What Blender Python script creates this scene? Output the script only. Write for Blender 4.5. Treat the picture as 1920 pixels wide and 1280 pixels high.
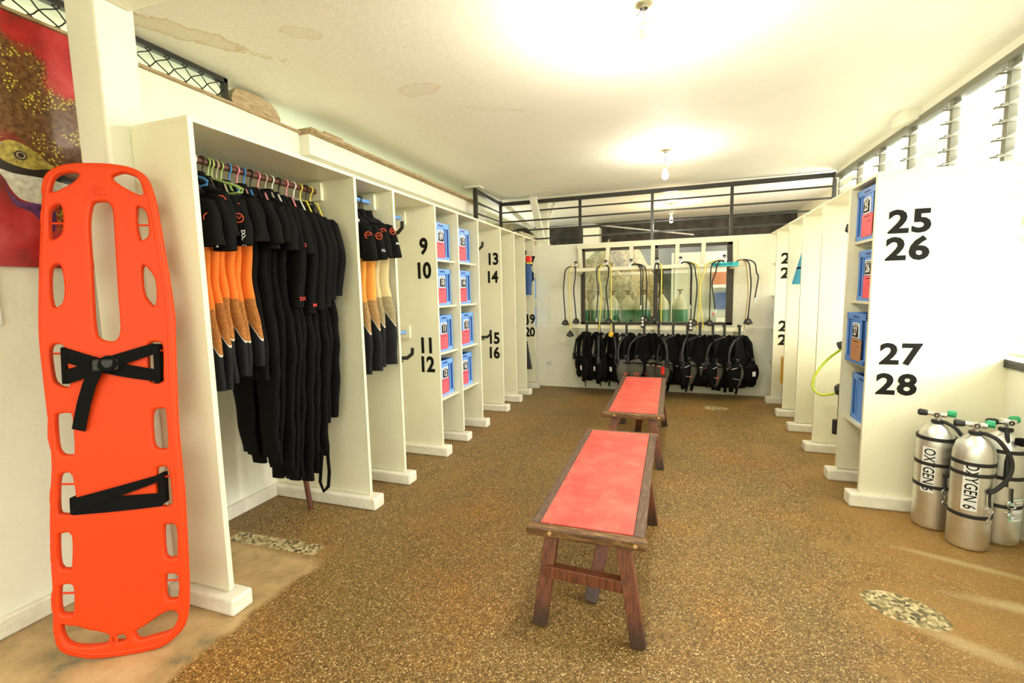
import bpy, bmesh, math, random
from mathutils import Vector, Matrix
random.seed(7)
for o in list(bpy.data.objects): bpy.data.objects.remove(o)
S = bpy.context.scene; C = S.collection
R = math.radians

# ---------------- camera ----------------
cam = bpy.data.objects.new('camera', bpy.data.cameras.new('camera')); C.objects.link(cam)
cam.data.sensor_width = 36; cam.data.lens = 16.295; cam.data.clip_start = .05; cam.data.clip_end = 200
cr = Vector((.9455, .3251, -.0202)); cu = Vector((-.0156, .1072, .9941)); cf = Vector((-.3253, .9396, -.1064))
cf.normalize(); cr = (cr - cf*cr.dot(cf)).normalized(); cu = cr.cross(cf)
cam.matrix_world = Matrix(((cr.x, cu.x, -cf.x, 0), (cr.y, cu.y, -cf.y, 0), (cr.z, cu.z, -cf.z, 1.5), (0, 0, 0, 1)))
S.camera = cam
# ---------------- colour management, world, daylight ----------------
S.view_settings.view_transform = 'Standard'; S.view_settings.look = 'None'
S.view_settings.exposure = 0.55; S.view_settings.gamma = 1; S.view_settings.use_curve_mapping = False
W = bpy.data.worlds.new('daylight'); S.world = W; W.use_nodes = True
wn = W.node_tree.nodes; wl = W.node_tree.links
bg = wn['Background']
tc = wn.new('ShaderNodeTexCoord'); sep = wn.new('ShaderNodeSeparateXYZ'); wl.new(tc.outputs['Generated'], sep.inputs[0])
nz = wn.new('ShaderNodeTexNoise'); nz.inputs['Scale'].default_value = 14; nz.inputs['Detail'].default_value = 6
wl.new(tc.outputs['Generated'], nz.inputs['Vector'])
gr = wn.new('ShaderNodeValToRGB'); gr.color_ramp.elements[0].position = .42; gr.color_ramp.elements[0].color = (.10, .16, .04, 1)
gr.color_ramp.elements[1].position = .62; gr.color_ramp.elements[1].color = (.95, 1.0, .62, 1); wl.new(nz.outputs[0], gr.inputs[0])
mr = wn.new('ShaderNodeMapRange'); mr.inputs[1].default_value = .12; mr.inputs[2].default_value = .4; wl.new(sep.outputs['Z'], mr.inputs[0])
mx = wn.new('ShaderNodeMixRGB'); wl.new(mr.outputs[0], mx.inputs[0]); wl.new(gr.outputs[0], mx.inputs[1]); mx.inputs[2].default_value = (.97, 1, .97, 1)
wl.new(mx.outputs[0], bg.inputs[0]); bg.inputs[1].default_value = 1.9

def area(name, loc, rot, sx, sy, power, col):
    l = bpy.data.lights.new(name, 'AREA'); l.shape = 'RECTANGLE'; l.size = sx; l.size_y = sy; l.energy = power; l.color = col
    o = bpy.data.objects.new(name, l); C.objects.link(o); o.location = loc; o.rotation_euler = [R(a) for a in rot]; return o
area('daylight_through_louvres', (2.7, 4.6, 1.70), (0, 122, 0), 2.0, 7, 600, (1, .98, .92))      # sky light on the right side
area('daylight_through_open_front', (0.2, -1.9, 2.42), (70, 0, 0), 4.4, .9, 34, (1, .96, .88))    # open entrance behind the camera
area('daylight_over_left_wall', (-3.9, 2.0, 2.1), (180, 0, 0), 1.2, 6, 22, (.75, 1, .8))
area('daylight_behind_back_wall', (-3.2, 9.0, 1.8), (90, 0, -90), 2.5, 2.0, 30, (1, .98, .9))

# ---------------- materials ----------------
MATS = {}
def mat(name, col, rough=.6, metal=0, bump=0, bscale=40, var=0, vscale=3, trans=0, emit=0, spec=.5, coat=0):
    if name in MATS: return MATS[name]
    m = bpy.data.materials.new(name); m.use_nodes = True; n = m.node_tree.nodes; l = m.node_tree.links; b = n['Principled BSDF']
    b.inputs['Base Color'].default_value = (*col, 1); b.inputs['Roughness'].default_value = rough; b.inputs['Metallic'].default_value = metal
    b.inputs['Specular IOR Level'].default_value = spec; b.inputs['Coat Weight'].default_value = coat
    if trans: b.inputs['Transmission Weight'].default_value = trans
    if emit: b.inputs['Emission Color'].default_value = (*col, 1); b.inputs['Emission Strength'].default_value = emit
    t = n.new('ShaderNodeTexCoord')
    if var:
        z = n.new('ShaderNodeTexNoise'); z.inputs['Scale'].default_value = vscale; z.inputs['Detail'].default_value = 5; l.new(t.outputs['Object'], z.inputs['Vector'])
        r = n.new('ShaderNodeValToRGB'); r.color_ramp.elements[0].position = .35; r.color_ramp.elements[1].position = .68
        r.color_ramp.elements[0].color = (*[c*(1-var) for c in col], 1); r.color_ramp.elements[1].color = (*[min(1, c*(1+var*.4)) for c in col], 1)
        l.new(z.outputs[0], r.inputs[0]); l.new(r.outputs[0], b.inputs['Base Color'])
    if bump:
        z = n.new('ShaderNodeTexNoise'); z.inputs['Scale'].default_value = bscale; z.inputs['Detail'].default_value = 4; l.new(t.outputs['Object'], z.inputs['Vector'])
        u = n.new('ShaderNodeBump'); u.inputs['Strength'].default_value = bump; u.inputs['Distance'].default_value = .01; l.new(z.outputs[0], u.inputs['Height']); l.new(u.outputs[0], b.inputs['Normal'])
    MATS[name] = m; return m
WHITE = (.82, .785, .585)
paint = mat('white_gloss_paint', WHITE, .38, bump=.12, bscale=60, var=.04)
plaster = mat('white_plaster', (.87, .85, .71), .75, bump=.35, bscale=22, var=.04)
plinthm = mat('rough_white_painted_concrete', (.82, .78, .64), .6, bump=.6, bscale=35, var=.1, vscale=9)
black = mat('black_plastic', (.012, .012, .013), .4)
blackm = mat('black_painted_steel', (.025, .023, .018), .35)
neo = mat('black_neoprene', (.0045, .0045, .0045), .85, bump=.15, bscale=90, spec=.12)
neog = mat('charcoal_nylon', (.085, .078, .060), .8, bump=.2, bscale=60)
numb = mat('black_number_paint', (.008, .008, .006), .7, spec=.15)
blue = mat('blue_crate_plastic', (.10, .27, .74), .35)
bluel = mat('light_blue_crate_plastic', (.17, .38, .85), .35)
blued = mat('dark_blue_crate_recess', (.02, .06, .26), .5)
pink = mat('pink_red_paper', (.90, .11, .15), .55, var=.05)
wht = mat('white_label', (.85, .85, .83), .5)
chrome = mat('chrome', (.75, .75, .75), .18, 1)
alu = mat('brushed_aluminium', (.80, .79, .75), .40, 1, bump=.06, bscale=25, var=.08, vscale=7)
rubber = mat('black_rubber', (.015, .015, .015), .6)
green = mat('green_knob_plastic', (.02, .38, .16), .35)
cylg = mat('green_cylinder_paint', (.02, .17, .07), .4, var=.15)
cylc = mat('cream_cylinder_paint', (.62, .58, .42), .45, var=.2)
yel = mat('yellow_hose', (.72, .60, .10), .4)
yelg = mat('lime_yellow_hose', (.55, .68, .06), .4)
orange = mat('orange_board_plastic', (.72, .047, .0015), .5, bump=.12, bscale=160, spec=.3)
logo_o = mat('orange_print', (.85, .10, .02), .6)
silver = mat('silver_print', (.62, .62, .60), .5)
frame = mat('dark_brown_window_frame', (.045, .03, .02), .4)
wood = None
def nodes_mat(name):
    m = bpy.data.materials.new(name); m.use_nodes = True; return m, m.node_tree.nodes, m.node_tree.links, m.node_tree.nodes['Principled BSDF']
def ramp(n, l, src, stops):
    r = n.new('ShaderNodeValToRGB'); e = r.color_ramp.elements
    while len(e) < len(stops): e.new(.5)
    for k, (p, c) in enumerate(stops): e[k].position = p; e[k].color = (*c, 1)
    l.new(src, r.inputs[0]); return r
def noise(n, l, vec, sc, det=4, rough=.5):
    z = n.new('ShaderNodeTexNoise'); z.inputs['Scale'].default_value = sc; z.inputs['Detail'].default_value = det; z.inputs['Roughness'].default_value = rough
    if vec: l.new(vec, z.inputs['Vector'])
    return z
def mixc(n, l, f, a, b, mode='MIX'):
    x = n.new('ShaderNodeMixRGB'); x.blend_type = mode
    for i, v in enumerate((f, a, b)):
        if hasattr(v, 'is_output'): l.new(v, x.inputs[i])
        elif i == 0: x.inputs[0].default_value = v
        else: x.inputs[i].default_value = (*v, 1)
    return x.outputs[0]
def math_(n, l, op, a, b=0, clamp=False):
    x = n.new('ShaderNodeMath'); x.operation = op; x.use_clamp = clamp
    for i, v in enumerate((a, b)):
        if hasattr(v, 'is_output'): l.new(v, x.inputs[i])
        else: x.inputs[i].default_value = v
    return x.outputs[0]
def wood_mat(name, c1, c2, c3, sc=(3, 3, 25), rough=.45):
    m, n, l, b = nodes_mat(name); t = n.new('ShaderNodeTexCoord'); mp = n.new('ShaderNodeMapping'); mp.inputs['Scale'].default_value = sc
    l.new(t.outputs['Object'], mp.inputs[0]); z = noise(n, l, mp.outputs[0], 6, 8, .7)
    r = ramp(n, l, z.outputs[0], [(.3, c1), (.5, c2), (.72, c3)]); l.new(r.outputs[0], b.inputs['Base Color']); b.inputs['Roughness'].default_value = rough
    if 'varnished' in name:      # worn, dirty feet of the bench legs
        s = n.new('ShaderNodeSeparateXYZ'); l.new(t.outputs['Object'], s.inputs[0]); mr_ = n.new('ShaderNodeMapRange'); mr_.inputs[1].default_value = .13; mr_.inputs[2].default_value = .02
        l.new(math_(n, l, 'ADD', s.outputs[2], math_(n, l, 'MULTIPLY', z.outputs[0], -.05)), mr_.inputs[0]); l.new(mixc(n, l, math_(n, l, 'MULTIPLY', mr_.outputs[0], .8), r.outputs[0], (.02, .014, .008)), b.inputs['Base Color'])
    u = n.new('ShaderNodeBump'); u.inputs['Strength'].default_value = .3; u.inputs['Distance'].default_value = .01; l.new(z.outputs[0], u.inputs['Height']); l.new(u.outputs[0], b.inputs['Normal'])
    return m
wood_leg = wood_mat('red_brown_varnished_wood', (.035, .012, .006), (.15, .042, .016), (.24, .075, .028), (14, 14, 2))
wood_frame = wood_mat('worn_dark_wood_edging', (.035, .020, .014), (.10, .052, .032), (.20, .13, .085), (14, 2, 14))
wood_end = wood_mat('scuffed_brown_wood_end', (.03, .013, .006), (.14, .06, .018), (.38, .22, .08), (2, 14, 14))
wood_raw = wood_mat('rough_weathered_timber', (.20, .12, .055), (.42, .30, .16), (.62, .50, .32), (6, 2, 20), .8)
wood_rod = wood_mat('dark_red_brown_rod_wood', (.05, .014, .008), (.11, .03, .016), (.16, .05, .025), (20, 2, 20))
rock = wood_mat('rough_grey_brown_rock', (.12, .09, .05), (.38, .33, .22), (.62, .57, .42), (3, 3, 3), .9)

# floor: pebble wash-out with a smooth tan concrete strip along the left wall and coarse patches
def floor_mat():
    m, n, l, b = nodes_mat('pebble_washout_floor'); t = n.new('ShaderNodeTexCoord'); P = t.outputs['Object']
    v = n.new('ShaderNodeTexVoronoi'); v.inputs['Scale'].default_value = 190; l.new(P, v.inputs['Vector'])
    sp = n.new('ShaderNodeSeparateColor'); l.new(v.outputs['Color'], sp.inputs[0])
    peb = ramp(n, l, sp.outputs[0], [(0, (.055, .030, .010)), (.28, (.13, .070, .018)), (.5, (.20, .11, .027)), (.74, (.27, .16, .042)), (.92, (.38, .25, .09)), (1, (.75, .58, .30))])
    z1 = noise(n, l, P, 1.3, 6, .6); z2 = noise(n, l, P, 3.1, 6, .7)
    tint = ramp(n, l, z1.outputs[0], [(.30, (.80, .88, .82)), (.5, (1, 1, 1)), (.66, (1.22, 1.02, .74))])
    c = mixc(n, l, 1, peb.outputs[0], tint.outputs[0], 'MULTIPLY')
    # fine matrix between pebbles
    edge = math_(n, l, 'GREATER_THAN', v.outputs['Distance'], .62); c = mixc(n, l, math_(n, l, 'MULTIPLY', edge, .5), c, (.15, .085, .028))
    # worn smooth orange-brown cement film patches
    film = ramp(n, l, z2.outputs[0], [(.54, (0, 0, 0)), (.70, (.75, .75, .75))]); c = mixc(n, l, math_(n, l, 'MULTIPLY', film.outputs[0], .8), c, (.25, .145, .038))
    s = n.new('ShaderNodeSeparateXYZ'); l.new(P, s.inputs[0])
    # right-hand strip: floor colour shifts to a lighter orange brown
    zr = math_(n, l, 'ADD', s.outputs[0], math_(n, l, 'MULTIPLY', math_(n, l, 'SUBTRACT', z2.outputs[0], .5), 1.6))
    fr = n.new('ShaderNodeMapRange'); fr.inputs[1].default_value = .75; fr.inputs[2].default_value = 1.35; l.new(zr, fr.inputs[0])
    c = mixc(n, l, math_(n, l, 'MULTIPLY', fr.outputs[0], .6), c, (.36, .20, .05))
    # smooth tan concrete on the left, y < 2.05
    zb = noise(n, l, P, 5, 4)
    xx = math_(n, l, 'ADD', s.outputs[0], math_(n, l, 'MULTIPLY', math_(n, l, 'SUBTRACT', zb.outputs[0], .5), .16))
    f1 = n.new('ShaderNodeMapRange'); f1.inputs[1].default_value = -1.85; f1.inputs[2].default_value = -1.89; l.new(xx, f1.inputs[0])
    yy = math_(n, l, 'ADD', s.outputs[1], math_(n, l, 'MULTIPLY', s.outputs[0], .10))
    f2 = n.new('ShaderNodeMapRange'); f2.inputs[1].default_value = 1.84; f2.inputs[2].default_value = 1.74; l.new(yy, f2.inputs[0])
    fm = math_(n, l, 'MULTIPLY', f1.outputs[0], f2.outputs[0])
    z3 = noise(n, l, P, 4, 8, .65); tan = ramp(n, l, z3.outputs[0], [(.32, (.15, .14, .085)), (.42, (.34, .23, .10)), (.55, (.46, .31, .14)), (.72, (.56, .40, .20))])
    c = mixc(n, l, fm, c, tan.outputs[0])
    # coarse pebble patches: an oval and a strip
    vc = n.new('ShaderNodeTexVoronoi'); vc.inputs['Scale'].default_value = 62; l.new(P, vc.inputs['Vector'])
    sc = n.new('ShaderNodeSeparateColor'); l.new(vc.outputs['Color'], sc.inputs[0])
    coarse = ramp(n, l, sc.outputs[1], [(0, (.05, .05, .03)), (.3, (.20, .15, .06)), (.6, (.42, .34, .16)), (1, (.62, .52, .30))])
    def ell(cx, cy, a, rx, ry, rect=False):
        mp = n.new('ShaderNodeMapping'); mp.vector_type = 'TEXTURE'; mp.inputs['Location'].default_value = (cx, cy, 0); mp.inputs['Rotation'].default_value = (0, 0, R(a)); mp.inputs['Scale'].default_value = (rx, ry, 1000)
        l.new(P, mp.inputs[0])
        if rect:
            q = n.new('ShaderNodeSeparateXYZ'); l.new(mp.outputs[0], q.inputs[0]); d = math_(n, l, 'MAXIMUM', math_(n, l, 'ABSOLUTE', q.outputs[0]), math_(n, l, 'ABSOLUTE', q.outputs[1]))
        else:
            q = n.new('ShaderNodeVectorMath'); q.operation = 'LENGTH'; l.new(mp.outputs[0], q.inputs[0]); d = q.outputs['Value']
        return d
    for (args, tone) in (((1.04, 2.48, -28, .17, .12), coarse), ((-2.28, 2.065, 2, .34, .055, True), coarse), ((.52, 6.2, 0, .16, .10), coarse)):
        d = ell(*args); ins = n.new('ShaderNodeMapRange'); ins.inputs[1].default_value = 1.0; ins.inputs[2].default_value = .93; l.new(d, ins.inputs[0])
        rim = n.new('ShaderNodeMapRange'); rim.inputs[1].default_value = 1.45; rim.inputs[2].default_value = 1.0; l.new(d, rim.inputs[0])
        c = mixc(n, l, math_(n, l, 'MULTIPLY', rim.outputs[0], .55), c, (.30, .16, .04)); c = mixc(n, l, ins.outputs[0], c, coarse.outputs[0])
    for (args, k) in (((1.5, 3.0, -20, .32, .035), .55), ((1.62, 2.63, -8, .35, .05), .6), ((1.2, 2.28, -30, .22, .05), .45)):
        d = ell(*args); ins = n.new('ShaderNodeMapRange'); ins.inputs[1].default_value = 1.2; ins.inputs[2].default_value = .4; l.new(d, ins.inputs[0])
        c = mixc(n, l, math_(n, l, 'MULTIPLY', ins.outputs[0], k), c, (.52, .42, .22))
    l.new(c, b.inputs['Base Color']); b.inputs['Roughness'].default_value = .5; b.inputs['Specular IOR Level'].default_value = .35
    u = n.new('ShaderNodeBump'); u.inputs['Strength'].default_value = .35; u.inputs['Distance'].default_value = .004
    l.new(mixc(n, l, fm, v.outputs['Distance'], (.4, .4, .4)), u.inputs['Height']); l.new(u.outputs[0], b.inputs['Normal']); return m
def ceiling_mat():
    m, n, l, b = nodes_mat('cream_ceiling_with_water_stains'); t = n.new('ShaderNodeTexCoord'); P = t.outputs['Object']
    z = noise(n, l, P, 1.2, 5); base = ramp(n, l, z.outputs[0], [(.3, (.90, .88, .77)), (.7, (.95, .93, .83))])
    zz = noise(n, l, P, 5, 8, .7); s = n.new('ShaderNodeSeparateXYZ'); l.new(P, s.inputs[0])
    # crackled stain running along the left
    c = base.outputs[0]
    for (cx, cy, a, rx, ry, k) in ((-2.55, 2.0, 60, .42, .10, 1), (-1.97, 2.2, 40, .13, .06, .5), (-1.75, 3.1, 10, .22, .12, .45), (-1.4, 3.6, 30, .3, .05, .3)):
        mp = n.new('ShaderNodeMapping'); mp.vector_type = 'TEXTURE'; mp.inputs['Location'].default_value = (cx, cy, 0); mp.inputs['Rotation'].default_value = (0, 0, R(a)); mp.inputs['Scale'].default_value = (rx, ry, 1000)
        l.new(P, mp.inputs[0]); q = n.new('ShaderNodeVectorMath'); q.operation = 'LENGTH'; l.new(mp.outputs[0], q.inputs[0])
        d = math_(n, l, 'ADD', q.outputs['Value'], math_(n, l, 'MULTIPLY', math_(n, l, 'SUBTRACT', zz.outputs[0], .5), 2.2))
        rr = ramp(n, l, d, [(.0, (.35, .35, .35)), (.62, (.45, .45, .45)), (.78, (1, 1, 1)), (.92, (0, 0, 0))])
        c = mixc(n, l, math_(n, l, 'MULTIPLY', rr.outputs[0], k*.75), c, (.62, .48, .24))
    l.new(c, b.inputs['Base Color']); b.inputs['Roughness'].default_value = .7
    zf = noise(n, l, P, 18, 6, .6); u = n.new('ShaderNodeBump'); u.inputs['Strength'].default_value = .25; u.inputs['Distance'].default_value = .02; l.new(zf.outputs[0], u.inputs['Height']); l.new(u.outputs[0], b.inputs['Normal']); return m
def suit_mat(name, top, low):
    # side panels of the wetsuit: coloured where |x| passes a line that sweeps outwards to a point above the hem
    m, n, l, b = nodes_mat(name); t = n.new('ShaderNodeTexCoord'); P = t.outputs['Object']; s = n.new('ShaderNodeSeparateXYZ'); l.new(P, s.inputs[0])
    ax = math_(n, l, 'ABSOLUTE', s.outputs[0]); z = s.outputs[2]
    mp = n.new('ShaderNodeMapRange'); mp.interpolation_type = 'SMOOTHERSTEP'; mp.inputs[1].default_value = -.55; mp.inputs[2].default_value = -.97; mp.inputs[3].default_value = .075; mp.inputs[4].default_value = .215; l.new(z, mp.inputs[0])
    inside = math_(n, l, 'GREATER_THAN', ax, mp.outputs[0]); inside = math_(n, l, 'MULTIPLY', inside, math_(n, l, 'MULTIPLY', math_(n, l, 'GREATER_THAN', z, -.97), math_(n, l, 'LESS_THAN', z, -.30)))
    zn = noise(n, l, P, 260, 2); heather = ramp(n, l, zn.outputs[0], [(.42, [q*.35 for q in low]), (.56, low)])
    two = mixc(n, l, math_(n, l, 'LESS_THAN', z, -.60), top, heather.outputs[0])
    c = mixc(n, l, inside, (.0055, .006, .008), two)
    d = math_(n, l, 'ABSOLUTE', math_(n, l, 'SUBTRACT', ax, mp.outputs[0])); pipe = math_(n, l, 'MULTIPLY', math_(n, l, 'LESS_THAN', d, .0022), math_(n, l, 'LESS_THAN', z, -.45))
    c = mixc(n, l, pipe, c, (.6, .58, .52)); l.new(c, b.inputs['Base Color']); b.inputs['Roughness'].default_value = .75; b.inputs['Specular IOR Level'].default_value = .3; return m
def poster_mat():
    m, n, l, b = nodes_mat('red_coral_reef_photo_print'); t = n.new('ShaderNodeTexCoord'); P = t.outputs['Object']
    z = noise(n, l, P, 3.2, 8, .6); zf = noise(n, l, P, 45, 4, .7)
    c = ramp(n, l, z.outputs[0], [(.30, (.03, .006, .002)), (.44, (.28, .012, .01)), (.56, (.55, .015, .018)), (.72, (.75, .09, .08))]).outputs[0]
    s = n.new('ShaderNodeSeparateXYZ'); l.new(P, s.inputs[0])
    zz = math_(n, l, 'ADD', math_(n, l, 'ADD', s.outputs[2], math_(n, l, 'MULTIPLY', s.outputs[1], .9)), math_(n, l, 'MULTIPLY', math_(n, l, 'SUBTRACT', z.outputs[0], .5), 1.1))
    band = n.new('ShaderNodeMapRange'); band.interpolation_type = 'SMOOTHSTEP'; d = math_(n, l, 'ABSOLUTE', math_(n, l, 'SUBTRACT', zz, 1.10)); band.inputs[1].default_value = .36; band.inputs[2].default_value = .20; l.new(d, band.inputs[0])
    brown = ramp(n, l, zf.outputs[0], [(.35, (.05, .022, .006)), (.65, (.26, .14, .04))]).outputs[0]
    c = mixc(n, l, math_(n, l, 'MULTIPLY', band.outputs[0], .92), c, brown)
    v = n.new('ShaderNodeTexVoronoi'); v.inputs['Scale'].default_value = 75; l.new(P, v.inputs['Vector'])
    dot = math_(n, l, 'LESS_THAN', v.outputs['Distance'], .34); zc = noise(n, l, P, 7, 3)
    msk = math_(n, l, 'MULTIPLY', math_(n, l, 'MULTIPLY', dot, band.outputs[0]), math_(n, l, 'GREATER_THAN', zc.outputs[0], .52))
    c = mixc(n, l, msk, c, (.75, .62, .06))
    c = mixc(n, l, .35, c, mixc(n, l, zf.outputs[0], (.2, .2, .2), (1, 1, 1)), 'MULTIPLY')
    l.new(c, b.inputs['Base Color']); b.inputs['Roughness'].default_value = .3; return m
def mat_red():
    m, n, l, b = nodes_mat('red_textured_rubber_mat'); t = n.new('ShaderNodeTexCoord'); P = t.outputs['Object']
    z = noise(n, l, P, 7, 8, .7); r = ramp(n, l, z.outputs[0], [(.3, (.52, .045, .035)), (.5, (.70, .085, .062)), (.66, (.78, .14, .10)), (.80, (.86, .36, .28))])
    mp2 = n.new('ShaderNodeMapping'); mp2.inputs['Rotation'].default_value = (0, 0, R(63)); mp2.inputs['Scale'].default_value = (9, 70, 1); l.new(P, mp2.inputs[0]); zs_ = noise(n, l, mp2.outputs[0], 1, 5, .7)
    z5 = noise(n, l, P, 9, 3); sc_ = math_(n, l, 'MULTIPLY', math_(n, l, 'GREATER_THAN', zs_.outputs[0], .66), math_(n, l, 'GREATER_THAN', z5.outputs[0], .52))
    vv = n.new('ShaderNodeTexVoronoi'); vv.inputs['Scale'].default_value = 150; l.new(P, vv.inputs['Vector']); vr = ramp(n, l, vv.outputs['Distance'], [(.1, (.80, .75, .72)), (.5, (1.08, 1.08, 1.08))])
    cc = mixc(n, l, 1, r.outputs[0], vr.outputs[0], 'MULTIPLY')
    l.new(mixc(n, l, math_(n, l, 'MULTIPLY', sc_, .6), cc, (.90, .62, .52)), b.inputs['Base Color']); b.inputs['Roughness'].default_value = .5
    c = n.new('ShaderNodeTexChecker'); c.inputs['Scale'].default_value = 130; mp = n.new('ShaderNodeMapping'); mp.inputs['Rotation'].default_value = (0, 0, R(45)); l.new(P, mp.inputs[0]); l.new(mp.outputs[0], c.inputs['Vector'])
    u = n.new('ShaderNodeBump'); u.inputs['Strength'].default_value = .5; u.inputs['Distance'].default_value = .003; l.new(c.outputs['Fac'], u.inputs['Height']); l.new(u.outputs[0], b.inputs['Normal']); return m
def glass_mat(name, col=(1, 1, 1), rough=0):
    m, n, l, b = nodes_mat(name); n.remove(b); out = n['Material Output']; g = n.new('ShaderNodeBsdfGlossy'); g.inputs['Roughness'].default_value = rough; t = n.new('ShaderNodeBsdfTransparent'); t.inputs[0].default_value = (*col, 1)
    f = n.new('ShaderNodeFresnel'); f.inputs[0].default_value = 1.5; x = n.new('ShaderNodeMixShader'); l.new(math_(n, l, 'MULTIPLY', f.outputs[0], 1.1), x.inputs[0]); l.new(t.outputs[0], x.inputs[1]); l.new(g.outputs[0], x.inputs[2]); l.new(x.outputs[0], out.inputs[0]); return m
M_floor = floor_mat(); M_ceil = ceiling_mat(); M_poster = poster_mat(); M_red = mat_red(); M_glass = glass_mat('window_glass', (.92, .95, .9))
M_suit_o = suit_mat('orange_panel_neoprene', (.80, .20, .025), (.52, .20, .045)); M_suit_y = suit_mat('cream_panel_neoprene', (.62, .50, .25), (.42, .34, .17)); M_suit_yo = suit_mat('amber_panel_neoprene', (.78, .33, .06), (.5, .30, .12))
frost = mat('frosted_louvre_glass', (.85, .87, .82), .35, trans=.35)

# ---------------- mesh helpers ----------------
class MB:
    def __init__(s): s.v = []; s.f = []
    def add(s, vs, fs):
        k = len(s.v); s.v += [tuple(v) for v in vs]; s.f += [tuple(i+k for i in f) for f in fs]; return s
    def box(s, lo, hi, Mx=None):
        (a, b, c), (d, e, g) = lo, hi
        vs = [Vector(p) for p in ((a, b, c), (d, b, c), (d, e, c), (a, e, c), (a, b, g), (d, b, g), (d, e, g), (a, e, g))]
        if Mx: vs = [Mx @ v for v in vs]
        return s.add(vs, [(0, 3, 2, 1), (4, 5, 6, 7), (0, 1, 5, 4), (1, 2, 6, 5), (2, 3, 7, 6), (3, 0, 4, 7)])
    def bar(s, p, q, w, h, up=(0, 0, 1)):
        p = Vector(p); q = Vector(q); d = (q-p).normalized(); up = Vector(up)
        if abs(d.dot(up)) > .97: up = Vector((0, 1, 0))
        x = d.cross(up).normalized()*w/2; y = x.cross(d).normalized()*h/2
        return s.add([p-x-y, p+x-y, p+x+y, p-x+y, q-x-y, q+x-y, q+x+y, q-x+y], [(0, 3, 2, 1), (4, 5, 6, 7), (0, 1, 5, 4), (1, 2, 6, 5), (2, 3, 7, 6), (3, 0, 4, 7)])
    def loft(s, rings, cap=True):
        n = len(rings[0]); vs = [v for r in rings for v in r]; fs = []
        for i in range(len(rings)-1):
            for j in range(n): fs.append((i*n+j, i*n+(j+1) % n, (i+1)*n+(j+1) % n, (i+1)*n+j))
        if cap: fs.append(tuple(range(n-1, -1, -1))); fs.append(tuple((len(rings)-1)*n+j for j in range(n)))
        return s.add(vs, fs)
    def tube(s, pts, r, n=8, flat=1, up=(0, 0, 1), cap=True):
        pts = [Vector(p) for p in pts]; rings = []
        for i, p in enumerate(pts):
            d = (pts[min(i+1, len(pts)-1)]-pts[max(i-1, 0)])
            d = d.normalized() if d.length > 1e-9 else Vector((0, 0, 1))
            u = Vector(up); 
            if abs(d.dot(u)) > .98: u = Vector((0, 1, 0)) if abs(d.y) < .9 else Vector((1, 0, 0))
            if i and last.length: u = last - d*last.dot(d); 
            x = d.cross(u).normalized(); y = x.cross(d).normalized(); last = y
            rr = r(i/(len(pts)-1)) if callable(r) else r
            rings.append([p + x*rr*math.cos(2*math.pi*k/n) + y*rr*flat*math.sin(2*math.pi*k/n) for k in range(n)])
        return s.loft(rings, cap)
    def cyl(s, p, q, r, r2=None, n=16):
        return s.tube([p, q], (lambda t: r+( (r if r2 is None else r2)-r)*t), n)
    def lathe(s, prof, c=(0, 0, 0), n=32, axis='z'):
        rings = []
        for (r, z) in prof:
            ring = []
            for k in range(n):
                a = 2*math.pi*k/n; x, y = r*math.cos(a), r*math.sin(a)
                p = {'z': (x, y, z), 'x': (z, x, y), 'y': (y, z, x)}[axis]; ring.append((c[0]+p[0], c[1]+p[1], c[2]+p[2]))
            rings.append(ring)
        return s.loft(rings)
    def prism(s, poly, d0, d1, f):     # poly in 2D, f(u, v, d) -> 3D
        n = len(poly); return s.add([f(a, b, d0) for a, b in poly]+[f(a, b, d1) for a, b in poly], [tuple(range(n-1, -1, -1)), tuple(range(n, 2*n))]+[(i, (i+1) % n, n+(i+1) % n, n+i) for i in range(n)])
    def sphere(s, c, r, n=12, sq=(1, 1, 1)):
        rings = []
        for i in range(n+1):
            a = math.pi*i/n; rr = max(math.sin(a), .001)
            rings.append([(c[0]+r*sq[0]*rr*math.cos(2*math.pi*k/(2*n)), c[1]+r*sq[1]*rr*math.sin(2*math.pi*k/(2*n)), c[2]-r*sq[2]*math.cos(a)) for k in range(2*n)])
        return s.loft(rings)
    def torus(s, c, Rr, r, ax=(0, 0, 1), a0=0, a1=360, n=24, m=8):
        ax = Vector(ax).normalized(); t = Vector((1, 0, 0)) if abs(ax.x) < .9 else Vector((0, 1, 0)); u = ax.cross(t).normalized(); w = ax.cross(u)
        return s.tube([Vector(c)+u*Rr*math.cos(R(a0+(a1-a0)*i/n))+w*Rr*math.sin(R(a0+(a1-a0)*i/n)) for i in range(n+1)], r, m)
    def build(s, name, m, parent=None, smooth=False, bevel=0, local=False):
        base = Vector((0, 0, 0))
        if parent and not local:
            p = parent
            while p: base += p.location; p = p.parent
        me = bpy.data.meshes.new(name); me.from_pydata([Vector(v)-base for v in s.v], [], s.f); me.update()
        bm = bmesh.new(); bm.from_mesh(me); bmesh.ops.recalc_face_normals(bm, faces=bm.faces); bm.to_mesh(me); bm.free()
        me.materials.append(m); o = bpy.data.objects.new(name, me); C.objects.link(o); o.parent = parent
        if smooth:
            for p in me.polygons: p.use_smooth = True
            try: me.set_sharp_from_angle(angle=R(50))
            except Exception: pass
        if bevel:
            b = o.modifiers.new('bevel', 'BEVEL'); b.width = bevel; b.segments = 2; b.limit_method = 'ANGLE'
        return o
def thing(name, label, cat, loc=(0, 0, 0), group=None):
    o = bpy.data.objects.new(name, None); C.objects.link(o); o.location = loc; o.empty_display_size = .05
    o['label'] = label; o['category'] = cat
    if group: o['group'] = group
    return o
def tag(o, label, cat, group=None):
    o['label'] = label; o['category'] = cat
    if group: o['group'] = group
    return o
def struct(o): o['kind'] = 'structure'; return o
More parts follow.
